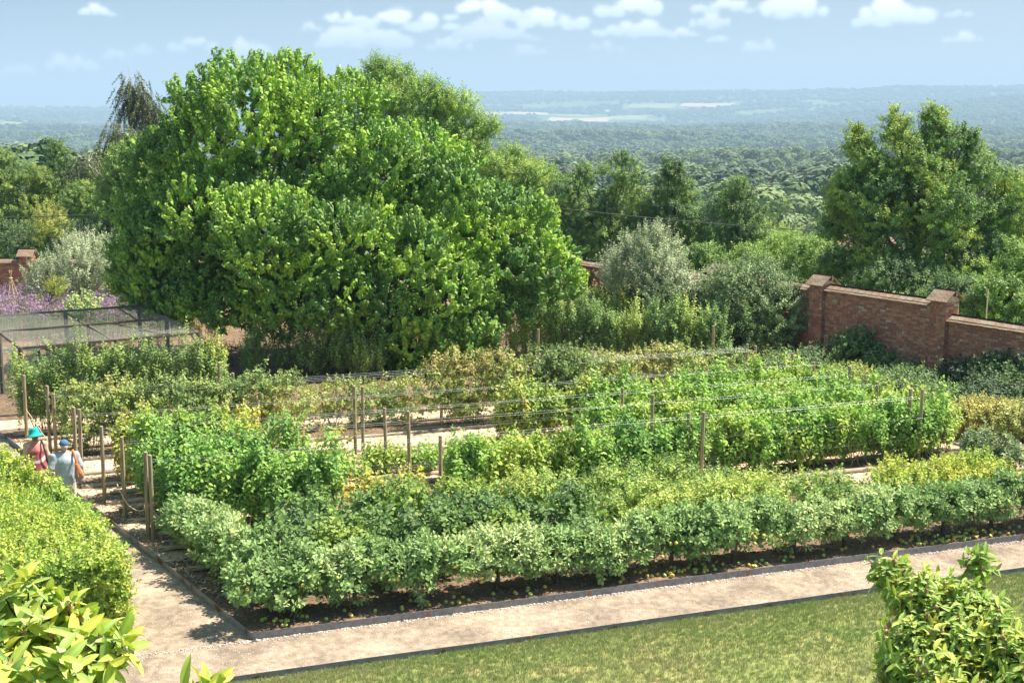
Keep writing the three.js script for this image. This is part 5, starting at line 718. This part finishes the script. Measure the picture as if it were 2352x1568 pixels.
function medlar(label, base, lobes, n, single, seed, size) {
  const R = rng(seed), t = thing('medlar_tree', label, 'tree', base), L = lobes.map((l) => [l[0] - base.x, l[1] - base.y, l[2] - base.z, l[3], l[4], l[5]]);
  const c0 = V(0, 0, 0); for (const l of L) c0.add(V(l[0], l[1], l[2])); c0.multiplyScalar(1 / L.length);
  const fork = V(c0.x * 0.9, c0.y * 0.72, c0.z * 0.9);
  part(t, 'trunk', rod([V(0, -0.1, 0), V(c0.x * 0.4, c0.y * 0.4, c0.z * 0.4), fork], 0.13, 0.06, 8, 0.15, seed), BARK);
  for (const l of L) { const e = V(l[0], l[1] + l[4] * 0.2, l[2]); part(t, 'bough', rod([fork, fork.clone().lerp(e, 0.5).add(V((R() - 0.5) * 0.15, 0.05, (R() - 0.5) * 0.15)), e], 0.022, 0.01, 6, 0.2, seed), BARK); }
  const pts = shell(L, n, R, { deep: 0.55, rough: 0.25, cull: 0.7, low: -0.8 }), twigs = [], loose = MED_L.map(() => []); let left = single;
  const eye = camera.position.clone().sub(base); pts.sort((a, b) => a[0].distanceTo(eye) - b[0].distanceTo(eye));
  for (const [p, nr] of pts) {
    const ax = V(nr.x * 0.7 + (R() - 0.5) * 0.6, nr.y * 0.5 + 0.6 + (R() - 0.5) * 0.3, nr.z * 0.7 + (R() - 0.5) * 0.6).normalize(), q0 = new THREE.Quaternion().setFromUnitVectors(UP, ax);
    let best = L[0], bd = 9; for (const l of L) { const d = p.distanceTo(V(l[0], l[1], l[2])); if (d < bd) { bd = d; best = l; } }
    const from = V(best[0], best[1], best[2]).lerp(p, 0.15); twigs.push(rod([from, from.clone().lerp(p, 0.6).add(V(0, -0.02, 0)), p], 0.006, 0.0035, 5));
    const k = 7 + Math.floor(R() * 4);
    for (let i = 0; i < k; i++) {
      const q = q0.clone().multiply(_q.setFromAxisAngle(UP, i * 2.399 + R() * 0.5)).multiply(_q2.setFromAxisAngle(V(1, 0, 0), -(0.75 - i * 0.12 + (R() - 0.5) * 0.5))).multiply(_q.setFromAxisAngle(V(0, 0, 1), (R() - 0.5) * 0.6)), o = p.clone().addScaledVector(ax, -0.06 + 0.012 * (k - i)), s = size * (0.75 + 0.45 * R()), g = Math.floor(R() * 4), m = Math.floor(clamp(0.5 + 0.8 * noise3(p.x * 3, p.y * 3, p.z * 3) + (R() - 0.5) * 0.7) * 3.99);
      if (left-- > 0) { const b = part(t, 'leaf', MED_L[g], MED_M[m]); b.position.copy(o); b.quaternion.copy(q); b.scale.setScalar(s); } else loose[g].push([o, q, s, m]);
    }
    if (R() < 0.45) { const f = part(t, 'fruit', fruitG, FRUIT); f.position.copy(p).addScaledVector(ax, 0.012); f.quaternion.copy(q0); part(f, 'sepals', sepalG, FRUIT); }
  }
  loose.forEach((list, g) => { if (!list.length) return; const im = shadows(new THREE.InstancedMesh(MED_L[g], new THREE.MeshPhysicalMaterial({ color: 0xffffff, roughness: 0.9, transmission: 0.42, thickness: 0, clearcoat: 0.25, clearcoatRoughness: 0.4, side: THREE.DoubleSide, vertexColors: true }), list.length)); im.name = 'foliage'; im.userData.kind = 'stuff'; const c = new THREE.Color(); list.forEach(([o, q, s, m], i) => { im.setMatrixAt(i, _m.compose(o, q, V(s, s, s))); c.setRGB(...MED_T[m]); im.setColorAt(i, c); }); t.add(im); });
  part(t, 'twigs', twigs, BARK, true); return t;
}
medlar('leafy medlar with brown fruit in the near left corner', V(-2.3, LAWN_Y, -3.4), [lobe(60, 1440, 5.1, 110, 80), lobe(-60, 1400, 5.3, 110, 60), lobe(150, 1490, 5.0, 110, 70), lobe(40, 1560, 4.8, 190, 90), lobe(230, 1500, 4.9, 45, 40), lobe(455, 1592, 4.7, 38, 34), lobe(-150, 1480, 5.2, 120, 130)], 150, 300, 801, 0.85);
medlar('golden green medlar with brown fruit in the near right corner', V(3.4, LAWN_Y, -6.4), [lobe(2180, 1440, 7.2, 130, 75), lobe(2100, 1360, 7.3, 60, 55), lobe(2050, 1330, 7.4, 40, 38), lobe(2255, 1300, 7.6, 26, 24), lobe(2220, 1370, 7.4, 60, 40), lobe(2300, 1500, 7.0, 90, 80), lobe(2120, 1500, 7.0, 110, 70), lobe(2200, 1580, 6.8, 150, 80), lobe(2360, 1560, 6.8, 100, 90), lobe(2060, 1560, 7, 40, 30)], 640, 300, 802, 0.52);

// ---------------------------------------------------------------- two walkers
function nets(f, lo, hi, cell) { // a smooth closed surface round f < 0
  const n = [0, 1, 2].map((i) => Math.ceil((hi[i] - lo[i]) / cell) + 1), [nx, ny, nz] = n, F = new Float32Array(nx * ny * nz), id = new Int32Array(nx * ny * nz).fill(-1), P = [], N = [], I = [];
  for (let k = 0, q = 0; k < nz; k++) for (let j = 0; j < ny; j++) for (let i = 0; i < nx; i++, q++) F[q] = f(lo[0] + i * cell, lo[1] + j * cell, lo[2] + k * cell);
  const ix = (i, j, k) => i + nx * (j + ny * k);
  for (let k = 0; k < nz - 1; k++) for (let j = 0; j < ny - 1; j++) for (let i = 0; i < nx - 1; i++) {
    let m = 0, s = [0, 0, 0]; const v = (a, b, c) => F[ix(i + a, j + b, k + c)];
    for (let a = 0; a < 8; a++) for (let d = 0; d < 3; d++) { if (a >> d & 1) continue; const b = a | 1 << d, A = v(a & 1, a >> 1 & 1, a >> 2), B = v(b & 1, b >> 1 & 1, b >> 2); if (A < 0 === B < 0) continue; const t = A / (A - B), p = [a & 1, a >> 1 & 1, a >> 2]; p[d] += t; s = s.map((x, e) => x + p[e]); m++; }
    if (!m) continue; const p = [lo[0] + (i + s[0] / m) * cell, lo[1] + (j + s[1] / m) * cell, lo[2] + (k + s[2] / m) * cell]; id[ix(i, j, k)] = P.length / 3; P.push(...p);
    const e = cell * 0.5, g = V(f(p[0] + e, p[1], p[2]) - f(p[0] - e, p[1], p[2]), f(p[0], p[1] + e, p[2]) - f(p[0], p[1] - e, p[2]), f(p[0], p[1], p[2] + e) - f(p[0], p[1], p[2] - e)).normalize(); N.push(g.x, g.y, g.z);
  }
  for (let k = 1; k < nz - 1; k++) for (let j = 1; j < ny - 1; j++) for (let i = 1; i < nx - 1; i++) for (const [d, e, g] of [[[1, 0, 0], [0, 1, 0], [0, 0, 1]], [[0, 1, 0], [0, 0, 1], [1, 0, 0]], [[0, 0, 1], [1, 0, 0], [0, 1, 0]]]) {
    const A = F[ix(i, j, k)], B = F[ix(i + d[0], j + d[1], k + d[2])]; if (A < 0 === B < 0) continue;
    const q = [[0, 0], [1, 0], [1, 1], [0, 1]].map(([u, w]) => id[ix(i - e[0] * u - g[0] * w, j - e[1] * u - g[1] * w, k - e[2] * u - g[2] * w)]); if (q.some((x) => x < 0)) continue;
    if (A < 0) I.push(q[0], q[1], q[2], q[0], q[2], q[3]); else I.push(q[0], q[2], q[1], q[0], q[3], q[2]);
  }
  const G = new THREE.BufferGeometry(); G.setAttribute('position', new THREE.Float32BufferAttribute(P, 3)); G.setAttribute('normal', new THREE.Float32BufferAttribute(N, 3)); G.setIndex(I); return G;
}
const capsule = (a, b, r0, r1, sx = 1) => (x, y, z) => { const ab = [b[0] - a[0], b[1] - a[1], b[2] - a[2]], p = [x - a[0], y - a[1], z - a[2]], l = ab[0] ** 2 + ab[1] ** 2 + ab[2] ** 2, t = l ? clamp((p[0] * ab[0] + p[1] * ab[1] + p[2] * ab[2]) / l) : 0; return Math.hypot((p[0] - ab[0] * t) / sx, p[1] - ab[1] * t, p[2] - ab[2] * t) - lerp(r0, r1, t); };
const smin = (a, b, k) => { const h = Math.max(k - Math.abs(a - b), 0) / k; return Math.min(a, b) - h * h * k / 4; };
const union = (list, k) => (x, y, z) => { let d = 9; for (const f of list) d = smin(d, f(x, y, z), k); return d; };
function hand(w, dir) { // palm and five fingers hanging from the wrist, a little curled
  const L = [capsule(w, [w[0], w[1] - 0.075, w[2] - 0.01], 0.026, 0.032, 0.62)];
  for (let i = 0; i < 4; i++) { const z = w[2] - 0.04 + i * 0.021, y = w[1] - 0.1, l = [0.06, 0.075, 0.07, 0.052][i]; L.push(capsule([w[0], y, z], [w[0] - dir * 0.008, y - l * 0.55, z - 0.004], 0.009, 0.0085), capsule([w[0] - dir * 0.008, y - l * 0.55, z - 0.004], [w[0] - dir * 0.026, y - l, z - 0.006], 0.0085, 0.0075)); }
  L.push(capsule([w[0], w[1] - 0.03, w[2] - 0.025], [w[0] - dir * 0.012, w[1] - 0.075, w[2] - 0.062], 0.012, 0.009)); return L;
}
function person(label, pos, turn, k) {
  const t = thing('person', label, 'person', pos, turn), SK = mat(k.skin, 0.6), J = k.j, S = [];
  const body = [capsule([0, J.hip + 0.03, 0], [0, J.chest, -0.01], 0.13, 0.15, 1.2), capsule([0, J.chest, 0], [0, J.neck - 0.06, 0.01], 0.145, 0.08, 1.35), capsule([0, J.neck - 0.08, 0.005], [0, J.neck + 0.06, -0.012], 0.055, 0.052)];
  for (const s of [-1, 1]) { const A = k.arms[s < 0 ? 0 : 1]; body.push(capsule([s * 0.13, J.sh, 0], A[0], 0.06, 0.058), capsule(A[0], A[1], 0.053, 0.043), capsule(A[1], A[2], 0.042, 0.027)); const f = k.legs[s < 0 ? 0 : 1]; body.push(capsule([s * 0.085, J.hip, 0], f[0], 0.095, 0.06), capsule(f[0], f[1], 0.06, 0.04), capsule(f[1], [f[1][0], 0.04, f[1][2] - 0.15], 0.042, 0.034)); }
  const H = J.head, head = [capsule([0, H + 0.02, 0.012], [0, H - 0.035, -0.012], 0.088, 0.07, 0.86), capsule([0, H - 0.07, -0.03], [0, H - 0.085, -0.05], 0.048, 0.036), capsule([0, H + 0.005, -0.088], [0, H - 0.028, -0.102], 0.011, 0.015)];
  for (const s of [-1, 1]) head.push(capsule([s * 0.082, H + 0.012, 0.012], [s * 0.08, H - 0.02, 0.008], 0.014, 0.01, 0.5));
  const g = [nets(union(body, 0.05), [-0.5, -0.02, -0.5], [0.5, J.neck + 0.08, 0.4], 0.016), nets(union(head, 0.025), [-0.14, H - 0.16, -0.16], [0.14, H + 0.13, 0.14], 0.008)];
  for (const i of [0, 1]) { const w = k.arms[i][2]; g.push(nets(union(hand(w, i ? 1 : -1), 0.008), [w[0] - 0.06, w[1] - 0.22, w[2] - 0.1], [w[0] + 0.06, w[1] + 0.03, w[2] + 0.08], 0.0055)); }
  const m = part(t, 'body', g, SK);
  for (const s of [-1, 1]) part(t, 'eye', new THREE.SphereGeometry(0.009, 6, 5).translate(s * 0.032, H + 0.012, -0.083), mat([0.08, 0.06, 0.05], 0.3));
  part(t, 'mouth', box(0.04, 0.006, 0.012, 0, H - 0.062, -0.082), mat([0.35, 0.14, 0.12], 0.6));
  return t;
}
{ // grey shirt, blue cap
  const p = at(145, 1008, 1.77).setY(0), turn = SIDE_TURN - 0.1;
  const k = { skin: [0.46, 0.26, 0.18], j: { hip: 0.92, chest: 1.3, neck: 1.5, sh: 1.42, head: 1.64 }, arms: [[[-0.215, 1.41, 0], [-0.285, 1.13, 0.05], [-0.27, 0.9, -0.06]], [[0.215, 1.41, 0], [0.29, 1.14, 0.05], [0.24, 1.05, -0.2]]], legs: [[[-0.1, 0.5, -0.08], [-0.1, 0.08, 0.02]], [[0.1, 0.5, 0.0], [0.1, 0.08, 0.06]]] };
  const t = person('person in grey T shirt and blue cap walking away beside the hedge', p, turn, k);
  const cloth = (c, seed) => mat([1, 1, 1], 0.92, { map: tex(128, (u, v, x, y) => { const q = 1 + 0.14 * fbm(u * 5, v * 9, seed, 3) + 0.08 * (hash3(x, y, 3) - 0.5); return c.map((e) => e * q); }) });
  const uvp = (g) => { const P = g.attributes.position, u = new Float32Array(P.count * 2); for (let i = 0; i < P.count; i++) { u[i * 2] = P.getX(i) * 1.5; u[i * 2 + 1] = P.getY(i) * 1.5; } g.setAttribute('uv', new THREE.BufferAttribute(u, 2)); return g; };
  const fold = (x, y, z) => 0.007 * noise3(x * 9, y * 5, z * 9) + 0.004 * noise3(x * 22, y * 10, z * 22);
  const shirt = union([capsule([0, 0.88, 0.0], [0, 1.3, 0], 0.165, 0.172, 1.25), capsule([0, 1.3, 0], [0, 1.42, 0.01], 0.16, 0.1, 1.45), capsule([-0.13, 1.42, 0], [-0.225, 1.4, 0], 0.075, 0.08), capsule([-0.22, 1.4, 0], [-0.285, 1.18, 0.045], 0.08, 0.088), capsule([0.13, 1.42, 0], [0.225, 1.4, 0], 0.075, 0.08), capsule([0.22, 1.4, 0], [0.29, 1.18, 0.045], 0.08, 0.088)], 0.05);
  part(t, 'shirt', uvp(nets((x, y, z) => Math.max(shirt(x, y, z) + fold(x, y, z), 0.8 - y, y - 1.5 + 0.02), [-0.46, 0.76, -0.3], [0.46, 1.55, 0.3], 0.014)), cloth([0.62, 0.68, 0.73], 5));
  const tr = union([capsule([0, 0.95, 0], [0, 0.86, 0], 0.15, 0.15, 1.15), capsule([-0.09, 0.86, 0], [-0.1, 0.5, -0.07], 0.115, 0.092), capsule([-0.1, 0.5, -0.07], [-0.1, 0.1, 0.02], 0.09, 0.075), capsule([0.09, 0.86, 0], [0.1, 0.5, 0], 0.115, 0.092), capsule([0.1, 0.5, 0], [0.1, 0.1, 0.06], 0.09, 0.075)], 0.04);
  part(t, 'trousers', uvp(nets((x, y, z) => Math.max(tr(x, y, z) + fold(x, y, z), 0.07 - y, y - 0.98), [-0.3, 0.03, -0.26], [0.3, 1.02, 0.26], 0.014)), cloth([0.80, 0.78, 0.74], 8));
  part(t, 'hair', nets(union([capsule([0, 1.635, 0.03], [0, 1.61, 0.045], 0.085, 0.075, 0.9)], 0.02), [-0.12, 1.5, -0.08], [0.12, 1.75, 0.15], 0.012), mat([0.42, 0.39, 0.36], 0.8));
  const cap = (x, y, z) => Math.max(Math.hypot(x / 0.93, (y - 1.665) / 0.92, z - 0.008) - 0.108, 1.66 + z * -0.12 - y); part(t, 'cap', nets(smin2(cap, capsule([0, 1.675, -0.08], [0, 1.665, -0.165], 0.012, 0.008, 6)), [-0.14, 1.62, -0.2], [0.14, 1.8, 0.14], 0.01), cloth([0.30, 0.42, 0.56], 4));
  for (const [x, z] of [[-0.1, 0.0], [0.1, 0.04]]) part(t, 'shoe', nets(union([capsule([x, 0.05, z + 0.02], [x, 0.04, z - 0.16], 0.05, 0.04)], 0.01), [x - 0.08, -0.01, z - 0.24], [x + 0.08, 0.13, z + 0.1], 0.012), mat([0.12, 0.1, 0.09], 0.7));
  // the orange and grey bag on his right shoulder
  const b = thing('shoulder_bag', 'orange strapped grey backpack hanging from a walker in grey', 'bag', p, turn), OR = mat([0.78, 0.19, 0.045], 0.8), GR = cloth([0.52, 0.50, 0.50], 12);
  part(b, 'pack', nets((x, y, z) => union([capsule([0.25, 1.08, 0.21], [0.28, 0.9, 0.2], 0.06, 0.085, 0.95), capsule([0.22, 1.22, 0.19], [0.25, 1.05, 0.21], 0.03, 0.06)], 0.04)(x, y, z) + fold(x, y, z), [0.08, 0.76, 0.05], [0.42, 1.3, 0.36], 0.012), GR);
  part(b, 'strap', rod([V(0.17, 1.5, -0.02), V(0.175, 1.47, 0.1), V(0.19, 1.36, 0.19), V(0.2, 1.22, 0.21)], 0.028, 0.022, 6), OR); part(b, 'flap', nets(union([capsule([0.2, 1.24, 0.215], [0.3, 1.0, 0.265], 0.03, 0.028, 1.3), capsule([0.2, 1.24, 0.22], [0.21, 0.99, 0.275], 0.022, 0.014)], 0.02), [0.1, 0.9, 0.12], [0.4, 1.32, 0.34], 0.01), OR);
  part(b, 'cord', rod([V(0.17, 1.02, 0.26), V(0.16, 0.9, 0.27), V(0.19, 0.76, 0.26)], 0.006, 0.006, 4), mat([0.1, 0.11, 0.16], 0.8));
  // turquoise hat, tie dyed top
  const p2 = at(77, 984, 1.68).setY(0), k2 = { skin: [0.55, 0.35, 0.26], j: { hip: 0.88, chest: 1.22, neck: 1.4, sh: 1.33, head: 1.54 }, arms: [[[-0.19, 1.32, 0], [-0.25, 1.06, 0.04], [-0.23, 0.84, -0.05]], [[0.19, 1.32, 0], [0.26, 1.06, 0.04], [0.25, 0.84, -0.06]]], legs: [[[-0.09, 0.48, 0.0], [-0.09, 0.08, 0.08]], [[0.09, 0.48, -0.09], [0.09, 0.08, -0.02]]] };
  const w = person('person in turquoise sun hat and tie dyed maroon top walking ahead', p2, turn, k2);
  const dress = union([capsule([0, 1.22, 0], [0, 1.3, 0.005], 0.15, 0.1, 1.35), capsule([0, 0.72, 0.01], [0, 1.22, 0], 0.2, 0.148, 1.2)], 0.05), dg = nets((x, y, z) => Math.max(dress(x, y, z) + 0.012 * noise3(x * 14, y * 3, z * 14), 0.7 + 0.05 * noise3(x * 5, 0, 3) - y, y - 1.385), [-0.36, 0.6, -0.3], [0.36, 1.45, 0.3], 0.014), dp = dg.attributes.position;
  paint(dg, (i) => { const x = dp.getX(i), y = dp.getY(i), b = y + 0.05 * Math.cos(x * 9) + 0.02 * noise3(x * 16, y * 16, 2), wv = smooth(0.055, 0.02, Math.abs(b - 1.02)) + smooth(0.06, 0.0, Math.abs(b - 0.76)) * 0.8, c = y > 1.17 ? [0.50, 0.19, 0.18] : [0.33, 0.085, 0.1]; return c.map((v, j) => lerp(v, [0.72, 0.6, 0.62][j], clamp(wv))); });
  part(w, 'tie_dyed_top', dg, mat([1, 1, 1], 0.92, { vertexColors: true }));
  const sh = union([capsule([-0.08, 0.8, 0], [-0.09, 0.5, 0], 0.105, 0.09), capsule([0.08, 0.8, 0], [0.09, 0.5, -0.08], 0.105, 0.09)], 0.05); part(w, 'shorts', nets((x, y, z) => Math.max(sh(x, y, z), 0.5 - y, y - 0.82), [-0.25, 0.45, -0.25], [0.25, 0.88, 0.2], 0.014), cloth([0.68, 0.62, 0.6], 3));
  const hp = [[0, 0.115], [0.06, 0.115], [0.088, 0.1], [0.1, 0.06], [0.108, 0.0], [0.14, -0.03], [0.175, -0.065], [0.17, -0.07], [0.135, -0.037], [0.1, -0.005], [0.092, 0.05], [0, 0.1]].map(([r, y]) => new THREE.Vector2(r, y)); const hat = part(w, 'sun_hat', new THREE.LatheGeometry(hp, 22), cloth([0.06, 0.62, 0.62], 6)); hat.position.set(0, 1.585, 0.01); hat.rotation.set(-0.12, 0, 0.08);
  part(w, 'hair', nets(union([capsule([0, 1.52, 0.03], [0, 1.45, 0.05], 0.085, 0.06, 0.95)], 0.02), [-0.12, 1.36, -0.08], [0.12, 1.64, 0.15], 0.012), mat([0.2, 0.12, 0.07], 0.7));
  for (const [x, z] of [[-0.09, 0.06], [0.09, -0.04]]) part(w, 'shoe', nets(union([capsule([x, 0.045, z + 0.02], [x, 0.035, z - 0.14], 0.046, 0.038)], 0.01), [x - 0.08, -0.01, z - 0.22], [x + 0.08, 0.12, z + 0.1], 0.012), mat([0.5, 0.45, 0.4], 0.7));
  const sb = thing('shoulder_bag', 'dark strapped handbag on the far walker', 'bag', p2, turn), DK = mat([0.025, 0.03, 0.06], 0.8); part(sb, 'strap', rod([V(0.13, 1.4, -0.03), V(0.14, 1.38, 0.1), V(0.17, 1.2, 0.175), V(0.22, 0.95, 0.17), V(0.26, 0.78, 0.1)], 0.018, 0.018, 5), DK); part(sb, 'pouch', nets(union([capsule([0.3, 0.76, 0.02], [0.3, 0.66, 0.02], 0.07, 0.08, 0.7)], 0.02), [0.2, 0.54, -0.1], [0.4, 0.86, 0.14], 0.012), mat([0.16, 0.03, 0.04], 0.7));
}
function smin2(f, g) { return (x, y, z) => smin(f(x, y, z), g(x, y, z), 0.015); }

renderer.render(scene, camera);
